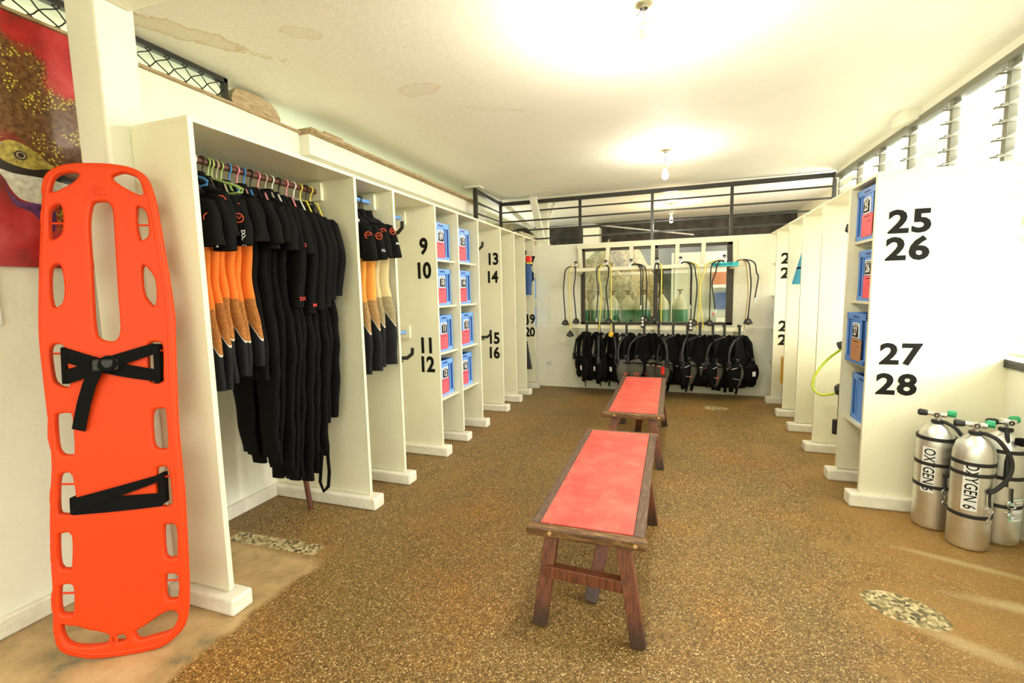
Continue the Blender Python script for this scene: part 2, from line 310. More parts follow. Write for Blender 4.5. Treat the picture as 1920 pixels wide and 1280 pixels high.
def copy_tree(o, parent=None):
    c = o.copy(); C.objects.link(c); c.parent = parent
    for ch in list(o.children): copy_tree(ch, c)
    return c
def sbox(name, lo, hi, m, bevel=0): return struct(MB().box(lo, hi).build(name, m, bevel=bevel))
def text(name, s, h, m, loc, xa, ya, parent=None, ext=.0015, bold=0, sx=1, sp=1):
    # lettering as a mesh; h is the cap height; xa and ya are the reading and up directions
    cu_ = bpy.data.curves.new(name, 'FONT'); cu_.body = s; cu_.size = h/.69; cu_.extrude = ext; cu_.offset = bold*h; cu_.align_x = 'CENTER'; cu_.align_y = 'CENTER'; cu_.resolution_u = 3; cu_.space_character = sp
    t = bpy.data.objects.new(name, cu_); C.objects.link(t); dg = bpy.context.evaluated_depsgraph_get(); me = bpy.data.meshes.new_from_object(t.evaluated_get(dg)); bpy.data.objects.remove(t)
    X = Vector(xa).normalized(); Y = Vector(ya).normalized(); Z = X.cross(Y); base = Vector((0, 0, 0)); p = parent
    while p: base += p.location; p = p.parent
    for v in me.vertices: v.co = Vector(loc)+X*v.co.x*sx+Y*v.co.y+Z*v.co.z-base
    me.materials.clear(); me.materials.append(m); o = bpy.data.objects.new(name, me); C.objects.link(o); o.parent = parent; return o
def cat_rom(pts, k=4, closed=True):
    out = []; n = len(pts)
    for i in range(n if closed else n-1):
        p = [Vector(pts[(i+j-1) % n]) if closed else Vector(pts[max(0, min(n-1, i+j-1))]) for j in range(4)]
        for q in range(k):
            t = q/k; out.append(.5*((2*p[1])+(p[2]-p[0])*t+(2*p[0]-5*p[1]+4*p[2]-p[3])*t*t+(3*p[1]-p[0]-3*p[2]+p[3])*t**3))
    if not closed: out.append(Vector(pts[-1]))
    return out
# ================= THE SETTING =================
XL, XR, YB, ZC = -2.84, 1.95, 7.05, 2.95
sbox('floor', (-5.5, -2.6, -.12), (3.2, 11.2, 0), M_floor)
sbox('ceiling', (-5.2, -1.6, ZC), (2.35, 11.2, ZC+.15), M_ceil)
lw = MB().box((XL-.15, -1.6, 0), (XL, YB, 2.79)); struct(lw.build('wall_left', plaster))
sbox('baseboard_left', (XL, -1.5, 0), (XL+.035, YB, .09), plinthm, .008)
# right wall: solid below the louvres
sbox('wall_right', (XR, -1.6, 0), (XR+.15, YB+.15, .98), plaster)
# back wall with the window opening x -1.30..0.78, z 0.98..2.12
WX0, WX1, WZ0, WZ1, ZT = -1.31, .79, .985, 2.14, 2.2
bw = MB().box((XL, YB, 0), (WX0, YB+.12, ZT)).box((WX1, YB, 0), (XR, YB+.12, ZT)).box((WX0, YB, 0), (WX1, YB+.12, WZ0)).box((WX0, YB, WZ1), (WX1, YB+.12, ZT))
bw.box((XL, YB-.012, 0), (XR, YB, .955)); struct(bw.build('wall_back', plaster, bevel=.004))
sbox('trim_1', (-2.56, 1.435, 0), (-2.36, 1.60, ZC), plaster, .012)            # white column beside the spine board
sbox('trim_2', (-2.36, 1.435, 2.80), (XR, 1.58, ZC), plaster, .01)               # ceiling beam running from the column
tl_ = MB().box((XL-.15, -1.6, 2.79), (XL+.03, 3.1, 2.805)).box((XL-.15, 3.1, 2.775), (-2.66, 6.45, 2.80))
rr = random.Random(3); y = 3.1
while y < 6.4:
    d = rr.uniform(.08, .3); tl_.box((-2.84+rr.uniform(-.05, .02), y, 2.80), (-2.69-rr.uniform(0, .06), min(y+d, 6.45), 2.80+rr.uniform(.012, .035))); y += d
struct(tl_.build('trim_3', wood_raw, bevel=.004))                                    # rough timber ledge on the left wall
sbox('trim_4', (-2.84, 3.1, 2.62), (-2.74, 6.40, 2.775), plaster)                  # plastered band under the ledge
# far side: dark mottled wall put in for the dark far end, side wall
fw = MB().box((-5.5, 10.4, 0), (3.2, 10.7, 2.95)); struct(fw.build('wall_far', mat('dark_mottled_wall', (.06, .055, .045), .8, bump=.5, bscale=8, var=.6, vscale=5)))
sbox('wall_far_side', (XR+.3, YB+.3, 0), (XR+.45, 10.4, 2.95), plaster)
# window in the back wall
w1 = MB()
for (a, b) in (((WX0, WZ0), (WX0+.055, WZ1)), ((WX1-.085, WZ0), (WX1, WZ1)), ((WX0, WZ0), (WX1, WZ0+.035)), ((WX0, WZ1-.06), (WX1, WZ1)), ((-.255, WZ0), (-.20, WZ1))): w1.box((a[0], YB-.02, a[1]), (b[0], YB+.05, b[1]))
w1o = struct(w1.build('window_1', frame, bevel=.003))
MB().box((WX0+.05, YB+.01, WZ0+.03), (-.25, YB+.016, WZ1-.05)).build('pane', M_glass, w1o); MB().box((-.205, YB+.025, WZ0+.03), (WX1-.08, YB+.031, WZ1-.05)).build('pane', M_glass, w1o)
# louvre windows along the right wall, one bay between each two posts
ys = [-1.45, -.75, -.05, .6, 1.25, 1.9, 2.55, 3.18, 3.83, 4.46, 5.1, 5.72, 6.3, 6.95]
stl = mat('louvre_aluminium_frame', (.20, .19, .14), .45); nwin = 2
MB().box((XR-.03, -1.6, 2.84), (XR+.05, 7.05, 2.885)).build('trim_5', stl)['kind'] = 'structure'
MB().box((XR-.02, -1.6, .98), (XR+.10, 7.05, 1.03)).build('trim_6', blackm)['kind'] = 'structure'
sbox('trim_7', (XR-.02, -1.6, 2.885), (XR+.15, 7.05, ZC), plaster)
for i in range(len(ys)-1):
    y0, y1 = ys[i], ys[i+1]
    fr_ = MB().box((XR-.01, y0-.014, 1.03), (XR+.03, y0+.014, 2.84)).box((XR-.02, y0-.022, 1.03), (XR-.012, y0+.022, 2.84))
    if i == len(ys)-2: fr_.box((XR-.01, y1-.022, 1.03), (XR+.03, y1+.022, 2.84))
    fo = struct(fr_.build('window_%d' % nwin, stl)); nwin += 1
    bl = MB(); cl = MB(); z = 1.09; k = 0
    while z < 2.82:
        a = R(38); cx = XR+.02
        for (dx, dz) in ((-.045, -.045*math.tan(a)*.55),):
            bl.add([(cx-.05, y0+.012, z-.012), (cx+.05, y0+.012, z+.038), (cx+.05, y1-.012, z+.038), (cx-.05, y1-.012, z-.012), (cx-.05, y0+.012, z-.006), (cx+.05, y0+.012, z+.044), (cx+.05, y1-.012, z+.044), (cx-.05, y1-.012, z-.006)], [(0, 3, 2, 1), (4, 5, 6, 7), (0, 1, 5, 4), (1, 2, 6, 5), (2, 3, 7, 6), (3, 0, 4, 7)])
        cl.box((XR-.062, y0-.045, z-.016), (XR+.03, y0-.020, z-.004)).box((XR-.062, y0+.020, z-.016), (XR+.03, y0+.045, z-.004))
        cl.bar((XR-.02, y0-.02, z-.012), (XR-.075, y0-.06, z-.03+(k % 3)*.012), .012, .006)
        z += .1; k += 1
    bl.build('louvre_blades', frost, fo); cl.build('blade_clips', stl, fo)
# grille of black steel with wavy wires above the left wall
def grille(y0, y1, label):
    g = thing('window_grille', label, 'grille', (XL, y0, 2.805)); z0, z1 = 2.805, 2.945
    MB().box((XL-.02, y0, z1-.03), (XL+.02, y1, z1)).box((XL-.02, y0, z0), (XL+.02, y0+.03, z1)).box((XL-.02, y1-.03, z0), (XL+.02, y1, z1)).build('frame', blackm, g, bevel=.002)
    w = MB(); sp = .105; n = int((y1-y0)/sp)+3
    for s in (1, -1):
        for k in range(-2, n):
            pts = []
            for q in range(15):
                t = q/14; zz = z0+(z1-z0-.02)*t; yy = y0+k*sp+(t if s > 0 else 1-t)*sp*1.5+math.sin(t*3*math.pi)*.008
                if y0+.01 < yy < y1-.01: pts.append((XL+s*.004, yy, zz))
            if len(pts) > 2: w.tube(pts, .0035, 6)
    w.build('wire_mesh', blackm, g, smooth=True)
grille(-1.2, 2.47, 'black steel grille with wavy diamond wires above the left wall')
# ================= RAILING ON THE BACK WALL =================
rl = thing('metal_railing', 'black steel railing with horizontal bars on top of the back wall', 'railing', (-.3, YB+.05, 2.2))
yb = YB+.04
MB().bar((-2.60, yb, 2.875), (XR, yb, 2.895), .05, .055).build('top_rail', blackm, rl)
for z in (2.745, 2.60, 2.455, 2.31): MB().bar((-2.60, yb, z), (XR, yb, z+.01), .022, .022).build('bar', blackm, rl)
for x in (-2.60, -1.33, -.29, .745, 1.93): MB().box((x-.02, yb-.02, 2.2), (x+.02, yb+.02, 2.93 if x in (-2.6, 1.93) else 2.88)).build('post', blackm, rl)
rs = thing('metal_railing', 'short black steel railing above the left lockers beside the timber ledge', 'railing', (-2.60, 6.6, 2.3))
MB().bar((-2.60, 6.08, 2.90), (-2.60, yb-.03, 2.875), .05, .05).build('top_rail', blackm, rs)
for z in (2.745, 2.60, 2.455, 2.31): MB().bar((-2.60, 6.10, z), (-2.60, yb-.025, z), .022, .022).build('bar', blackm, rs)
MB().box((-2.625, 6.06, 2.2855), (-2.575, 6.11, 2.945)).build('post', blackm, rs)
tag(MB().box((-2.72, 6.0, 2.935), (-2.5, 6.16, 2.949)).build('ceiling_plate', plaster), 'square plate on ceiling above the short railing post', 'plate')
# white post with braces behind the back wall
po = thing('wooden_post', 'white wooden post with slanted braces behind the railing', 'post', (-2.0, 7.45, 0))
MB().box((-2.08, 7.34, 0), (-1.90, 7.46, ZC)).build('upright', plaster, po, bevel=.004)
MB().bar((-1.99, 7.33, 2.30), (-2.02, 6.93, 2.93), .10, .06).build('brace', plaster, po)
MB().bar((-2.02, 7.40, 2.35), (-2.62, 7.40, 2.93), .07, .07).build('brace', plaster, po)
MB().bar((-1.95, 7.40, 2.55), (-1.80, 7.40, 2.90), .05, .06).build('brace', plaster, po)
tag(MB().tube([(-4.2, 10.376, 2.88), (-1.68, 10.376, 2.93), (.40, 10.376, 2.59)], .016, 8).build('conduit_pipe', wht), 'thin white conduit pipe under the far ceiling', 'pipe')
# rocks and things of the room seen through the window
def rock_mesh(cx, cy, cz, sx, sy, sz, seed):
    rg = random.Random(seed); ph = [rg.uniform(0, 6) for _ in range(8)]; m = MB(); n = 18; rings = []
    for i in range(n+1):
        a = math.pi*i/n; ring = []
        for k in range(28):
            b = 2*math.pi*k/28; f = 1+.13*math.sin(3*b+ph[0]+2*a)+.09*math.sin(5*b+ph[1]-3*a)+.06*math.sin(9*b+ph[2]+5*a)+.05*math.sin(13*b+7*a+ph[3])+rg.uniform(-.035, .035)
            ring.append((cx+sx*f*max(math.sin(a), .01)*math.cos(b), cy+sy*f*max(math.sin(a), .01)*math.sin(b), max(cz-sz*f*math.cos(a), .0)))
        rings.append(ring)
    return m.loft(rings)
tag(rock_mesh(-1.15, 9.15, .8, .95, .45, 1.35, 4).build('boulder', rock), 'large pale rough boulder seen through the left window pane', 'rock')
tag(rock_mesh(-3.3, 9.6, 1.0, 1.05, .45, 1.62, 9).build('boulder', rock), 'dark brown rock face behind the white post above the back wall', 'rock')
tag(rock_mesh(.55, 9.6, .5, .40, .3, 1.0, 12).build('boulder', rock), 'smaller rock behind the white partition in the room beyond the glass', 'rock')
cb = MB().box((-1.80, 9.9, 0), (-1.45, 10.2, 2.80)); tag(cb.build('block_pillar', plaster, bevel=.01), 'pale block pillar beside the rocks behind the railing', 'pillar')
tag(MB().box((-.02, 8.45, 0), (.03, 10.35, 2.1)).box((.02, 8.45, 0), (1.3, 8.5, 2.1)).build('partition_panel', plaster), 'white partition panels seen through the right window pane', 'partition')
sh = thing('shelf_cupboard', 'dark shelf cupboard with an orange box in front of the white partition', 'cupboard', (.85, 8.2, 0))
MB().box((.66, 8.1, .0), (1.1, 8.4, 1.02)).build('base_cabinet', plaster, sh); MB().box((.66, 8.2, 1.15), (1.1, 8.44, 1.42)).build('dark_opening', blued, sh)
tag(MB().box((.62, 8.15, 1.55), (1.0, 8.40, 1.75)).build('storage_box', mat('terracotta_orange_card', (.6, .16, .05), .6), bevel=.005), 'orange box on the cupboard behind the right window pane', 'box')
MB().box((.62, 8.15, 1.5), (1.1, 8.44, 1.55)).build('shelf', wht, sh)
bt = thing('small_bottle', 'small clear bottle with red cap inside the window', 'bottle', (.57, 7.35, 1.02))
MB().box((.53, 7.31, 1.0), (.61, 7.38, 1.10)).build('bottle_body', mat('dull_clear_plastic', (.5, .52, .48), .3), bt, bevel=.01); MB().cyl((.57, 7.345, 1.10), (.57, 7.345, 1.14), .02).build('cap', pink, bt, smooth=True)
tag(MB().box((-1.5, 7.22, 0), (.9, 7.55, .99)).build('inner_counter', plaster), 'white counter inside the window', 'counter')
# green gas cylinders in the back room
def gas_cyl(x, y, lab, h=.0):
    t = thing('gas_cylinder', lab, 'gas cylinder', (x, y, 0), 'green gas cylinders behind the window')
    MB().lathe([(.001, 0), (.115, 0), (.12, .02), (.12, 1.17+h)], (x, y, 0), 20).build('body', cylg, t, smooth=True)
    MB().lathe([(.1202, 1.165+h), (.119, 1.22+h), (.10, 1.29+h), (.06, 1.35+h), (.035, 1.38+h), (.03, 1.41+h)], (x, y, 0), 20).build('shoulder', cylc, t, smooth=True)
    MB().cyl((x, y, 1.40+h), (x, y, 1.47+h), .018).box((x-.045, y-.012, 1.465+h), (x+.045, y+.012, 1.485+h)).build('valve', mat('rusty_valve', (.22, .10, .05), .6), t)
for k, (x, y) in enumerate([(-1.45, 7.98), (-1.2, 8.0), (-.95, 7.97), (-.70, 8.02), (-.45, 7.96), (-.16, 7.99), (.12, 8.02)]):
    gas_cyl(x, y, ['leftmost green cylinder with cream shoulder behind the left pane', 'second green cylinder from the left behind the left pane', 'third green cylinder from the left behind the left pane', 'fourth green cylinder from the left behind the left pane', 'green cylinder just left of the window mullion', 'green cylinder just right of the window mullion', 'rightmost green cylinder with cream shoulder behind the right pane'][k])

# ================= LOCKER ROWS =================
def locker_row(side, label, xf, xb, zt, divs, shelves, numbers, lastfull=True):
    s = 1 if side == 'left' else -1       # direction the row faces
    t = thing('locker_row', label, 'lockers', ((xf+xb)/2, divs[0], 0)); lo, hi = min(xf, xb), max(xf, xb)
    (MB().box((-2.5, divs[0], zt-.02), (hi, 1.66, zt)).box((lo, 1.66, zt-.02), (hi, YB-.013, zt)) if s > 0 else MB().box((lo, divs[0], zt-.02), (hi, YB-.013, zt))).build('top_panel', paint, t, bevel=.002)
    if side == 'left': MB().box((xb+.0, 1.66, zt-.10), (xb+.02, YB-.02, zt-.02)).build('back_batten', paint, t)
    for k, y in enumerate(divs):
        x0, x1 = (lo, hi)
        if side == 'left' and k == 0: x0 = -2.358
        d = MB().box((x0, y, .09), (x1, y+.022, zt-.02)).build('divider_panel', paint, t, bevel=.0015)
        MB().box((hi-.002 if s > 0 else lo-.006, y-.002, .1), (hi+.006 if s > 0 else lo+.002, y+.024, zt)).build('edge_strip', paint, t, bevel=.002)
        for (txt, x, z, h) in numbers.get(k, []):
            text('painted_number', txt, h, numb, (x, y-.0015, z), (1, 0, 0), (0, 0, 1), d, .0008, .05, .86 if side == 'left' else 1.12, .95 if side == 'left' else 1.1)
        rg = random.Random(k*7+(3 if s > 0 else 0)); ex = xf+s*.07; a, b = min(xb, ex), max(xb, ex); a = x0 if (side == 'left' and k == 0) else a
        hh = .088+rg.uniform(-.008, .006)
        MB().box((a, y-.045, 0), (b, y+.07, hh)).build('plinth', plinthm, t, bevel=.012)
        if k and not (k in shelves):
            pass
    for k in shelves:
        y0 = divs[k]+.022; y1 = divs[k+1] if k+1 < len(divs) else YB-.012
        for z in (1.81, 1.385, .945, .51):
            MB().box((lo, y0, z-.018), (hi-.03 if s > 0 else hi, y1, z)).build('shelf', paint, t, bevel=.0015) if s > 0 else MB().box((lo+.03, y0, z-.018), (hi, y1, z)).build('shelf', paint, t, bevel=.0015)
            xx = xf-s*.08
            for yy in (y0, y1-.02): MB().box((min(xx, xb), yy, z-.036), (max(xx, xb), yy+.02, z-.018)).build('shelf_batten', paint, t)
    return t
LX, RX = -2.0, 1.23
LD = [1.53, 2.64, 3.09, 3.74, 4.20, 4.70, 5.40, 5.92, 6.38, 6.85]
N = lambda a, b, x, c, d, z: [(a, x, z[0], .135), (b, x-.015, z[1], .135), (c, x-.01, z[2], .135), (d, x-.015, z[3], .135)]
ZN = (1.915, 1.70, 1.02, .845)
lrow = locker_row('left', 'long white open locker row along the left wall, numbers 9 to 20', LX, XL, 2.29, LD, [3, 4, 9], {3: N('9', '10', -2.115, '11', '12', ZN), 6: N('13', '14', -2.10, '15', '16', (1.90, 1.68, .92, .735)), 9: N('17', '18', -2.06, '19', '20', (1.95, 1.72, 1.07, .87))})
RD = [3.64, 4.10, 4.76, 5.40, 5.99, 6.64]
rrow = locker_row('right', 'white open locker row along the right wall, numbers 21 to 28', RX, XR, 2.21, RD, [0, 5], {0: [('25', 1.41, 1.885, .135), ('26', 1.405, 1.715, .135), ('27', 1.405, 1.04, .13), ('28', 1.395, .84, .13)], 5: [('21', 1.385, 1.84, .125), ('22', 1.385, 1.66, .125), ('23', 1.385, .995, .125), ('24', 1.385, .82, .125)]})
# rod brackets and rods
def rod(y0, y1, x, z, r, m, name, label, cat):
    t = thing(name, label, cat, (x, (y0+y1)/2, z)); MB().cyl((x, y0, z), (x, y1, z), r).build('rod', m, t, smooth=True)
    MB().box((x-.05, y1-.028, z-.06), (x+.05, y1, z+.06)).build('bracket_block', paint, t, bevel=.004)
    MB().box((x-.05, y0, z-.06), (x+.05, y0+.028, z+.06)).build('bracket_block', paint, t, bevel=.004)
RZ = 2.197; RXX = -2.29
rod(LD[0]+.022, LD[1], RXX, RZ, .017, wood_rod, 'clothes_rod', 'dark brown wooden clothes rod in the widest left locker bay', 'rod')
rod(LD[1]+.022, LD[2], -2.19, RZ, .014, bluel, 'clothes_rod', 'short blue rod carrying the cream panelled wetsuits', 'rod')
for (k, nm) in ((2, 'beside number 9'), (5, 'beside number 13')):
    for z, zn in ((2.18, 'upper'), (1.15, 'lower')):
        rod(LD[k]+.022, LD[k+1], -2.33, z, .016, bluel, 'hanging_rod', {('upper', 2): 'upper light blue rod in the bay just before the crate columns', ('lower', 2): 'lower light blue rod in the bay just before the crate columns', ('upper', 5): 'upper light blue rod in the bay just beyond the crate columns', ('lower', 5): 'lower light blue rod in the bay just beyond the crate columns'}[(zn, k)], 'rod')

# ================= CRATES =================
def crate(x, y, z, face, num, label, w=.36, d=.44, h=.345, group=None, paper=True, blank=False, col=None):
    # open blue crate, x is its front plane, y its centre; face +1 looks towards +x
    t = thing('plastic_crate', label, 'crate', (x, y, z), group); f = face; B = lambda a, b: ((min(x-f*a[0], x-f*b[0]), y+min(a[1], b[1]), z+a[2]), (max(x-f*a[0], x-f*b[0]), y+max(a[1], b[1]), z+b[2]))
    m = MB(); hw = w/2
    for a, b in (((.008, -hw+.008, .002), (d-.008, hw-.008, .012)), ((.014, -hw+.012, .01), (.020, hw-.012, h-.01)), ((d-.020, -hw+.012, .01), (d-.014, hw-.012, h-.01)), ((.014, -hw+.012, .01), (d-.014, -hw+.018, h-.01)), ((.014, hw-.018, .01), (d-.014, hw-.012, h-.01))): m.box(*B(a, b))
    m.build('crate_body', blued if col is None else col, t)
    r = MB(); 
    for z0, z1 in ((h-.045, h), (.0, .035)):
        for a, b in (((0, -hw, z0), (.014, hw, z1)), ((d-.014, -hw, z0), (d, hw, z1)), ((0, -hw, z0), (d, -hw+.012, z1)), ((0, hw-.012, z0), (d, hw, z1))): r.box(*B(a, b))
    for yy in (-hw, -.10, -.055, .055, .10, hw-.014): r.box(*B((.002, yy, .03), (.014, yy+.014, h-.04)))
    r.box(*B((.005, -.10, .03), (.0145, .06, h-.04)))
    for k in range(7): 
        xx = .03+k*(d-.06)/6
        for s in (-1, 1): r.box(*B((xx-.006, s*(hw-.012), .03), (xx+.006, s*hw, h-.04)))
    for k in range(4):
        for s in (-1, 1): r.box(*B((.012, s*(hw-.012), .07+k*.06), (d-.012, s*(hw-.003), .076+k*.06)))
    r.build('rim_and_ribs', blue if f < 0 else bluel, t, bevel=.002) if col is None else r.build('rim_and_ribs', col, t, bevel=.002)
    for s in (-.03, .03): pass
    MB().box(*B((-.001, -.05, h-.032), (.002, .05, h-.018))).build('grip_slot', blued if col is None else black, t)
    if num:
        lp = MB().box(*B((-.0015, -.062, h-.175), (.005, .055, h-.07))).build('number_label', wht, t)
        MB().box(*B((-.0025, -.055, h-.168), (.004, .048, h-.092))).build('label_field', numb, lp)
        text('label_number', num, .055, wht, (x+f*.003, y-.003, z+h-.13), (0, f, 0), (0, 0, 1), lp, .0008, .03, .85)
        MB().box(*B((-.002, -.045, h-.086), (.004, .038, h-.080))).build('label_line', numb, lp)
    if paper:
        pp = MB().box(*B((-.0035, -.115 if num else -.10, .022), (.002, .063, h-.18))).build('paper_sheet', pink if paper is True else paper, t)
        MB().box(*B((-.0045, -.07, h-.20), (-.003, .02, h-.195))).box(*B((-.0045, -.09, h-.235), (-.003, -.03, h-.232))).build('paper_text_line', numb, pp)
    return t
LV = ('top', 'second', 'third', 'lowest'); zs = (1.81, 1.385, .945, .51)
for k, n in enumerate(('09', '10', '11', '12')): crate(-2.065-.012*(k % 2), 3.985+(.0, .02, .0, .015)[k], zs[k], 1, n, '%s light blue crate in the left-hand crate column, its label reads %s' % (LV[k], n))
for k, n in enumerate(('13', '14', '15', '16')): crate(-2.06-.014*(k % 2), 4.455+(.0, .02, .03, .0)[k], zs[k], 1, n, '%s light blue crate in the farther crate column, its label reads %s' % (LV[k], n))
for k in (1, 2): crate(-2.02, 6.955, zs[k], 1, None, ['', 'narrow blue crate in the last left bay, on the higher shelf', 'narrow blue crate in the last left bay, on the lower shelf'][k], w=.15, h=.31, paper=False)
brownp = mat('brown_cardboard_paper', (.45, .22, .10), .6)
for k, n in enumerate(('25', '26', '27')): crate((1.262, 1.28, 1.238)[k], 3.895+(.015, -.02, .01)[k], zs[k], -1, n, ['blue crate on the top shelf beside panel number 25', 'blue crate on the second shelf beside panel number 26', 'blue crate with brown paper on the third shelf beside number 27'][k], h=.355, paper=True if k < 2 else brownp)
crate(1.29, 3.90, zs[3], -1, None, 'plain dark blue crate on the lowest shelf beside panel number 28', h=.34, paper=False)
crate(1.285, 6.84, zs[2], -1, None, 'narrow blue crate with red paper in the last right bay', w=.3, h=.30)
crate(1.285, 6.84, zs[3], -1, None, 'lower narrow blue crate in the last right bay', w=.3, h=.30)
yc = mat('yellow_crate_plastic', (.85, .48, .02), .4)
crate(1.30, 6.32, .29, -1, None, 'yellow crate in the right lockers below numbers 23 and 24', w=.42, h=.345, paper=False, col=yc)
tag(MB().box((1.33, 6.12, 0), (1.8, 6.55, .289)).build('crate_stand', neog, bevel=.01), 'dark stand under the yellow crate in the right lockers', 'stand')

# ================= BENCHES =================
def bench(cx, y0, y1, x0, x1, label, mid):
    zt = .45; t = thing('wooden_bench', label, 'bench', (cx, (y0+y1)/2, 0)); th = .045
    MB().box((x0+.045, y0+.045, zt-.03), (x1-.045, y1-.045, zt-.003)).build('seat_board', wood_frame, t)
    MB().box((x0+.048, y0+.048, zt-.003), (x1-.048, y1-.048, zt+.004)).build('rubber_mat', M_red, t, bevel=.002)
    for a, b in (((x0, y0), (x0+.05, y1)), ((x1-.05, y0), (x1, y1))): MB().box((a[0], a[1]+.046, zt-th), (b[0], b[1]-.046, zt+.002)).build('side_rail', wood_frame, t, bevel=.008)
    for a, b in (((x0-.012, y0), (x1+.012, y0+.046)), ((x0-.012, y1-.046), (x1+.012, y1))): MB().box((a[0], a[1], zt-th), (b[0], b[1], zt+.002)).build('end_rail', wood_end, t, bevel=.010)
    for x in (x0+.10, x1-.035):
        MB().lathe([(.0055, -.001), (.009, -.002), (.009, 0), (.0, 0)], (x, y0, zt-.02), 14, 'y').build('wood_plug', mat('pale_plug_ring', (.55, .33, .12), .5), t)
    legs = [((x0+.10, y0+.07), (x0+.055, y0-.02)), ((x1-.09, y0+.05), (x1-.015, y0-.03)), ((x0+.10, y1-.45), (x0+.05, y1-.50)), ((x1-.06, y1-.50), (x1+.0, y1-.50)), mid]
    for (a, b) in legs: MB().bar((a[0], a[1], zt-.03), (b[0], b[1], .002), .062, .045, (0, 1, 0)).build('leg', wood_leg, t, bevel=.004)
    MB().bar((x0+.075, y0+.02, .245), (x1-.05, y0+.02, .235), .045, .055, (0, 0, 1)).build('stretcher', wood_leg, t, bevel=.004)
    return t
bench(-.34, 1.90, 3.46, -.60, -.095, 'nearer wooden bench topped with red rubber mat', ((-.27, 2.3), (-.35, 2.10)))
bench(-.30, 3.96, 5.72, -.555, -.055, 'farther wooden bench with red mat, near the hanging vests', ((-.26, 4.5), (-.32, 4.9)))
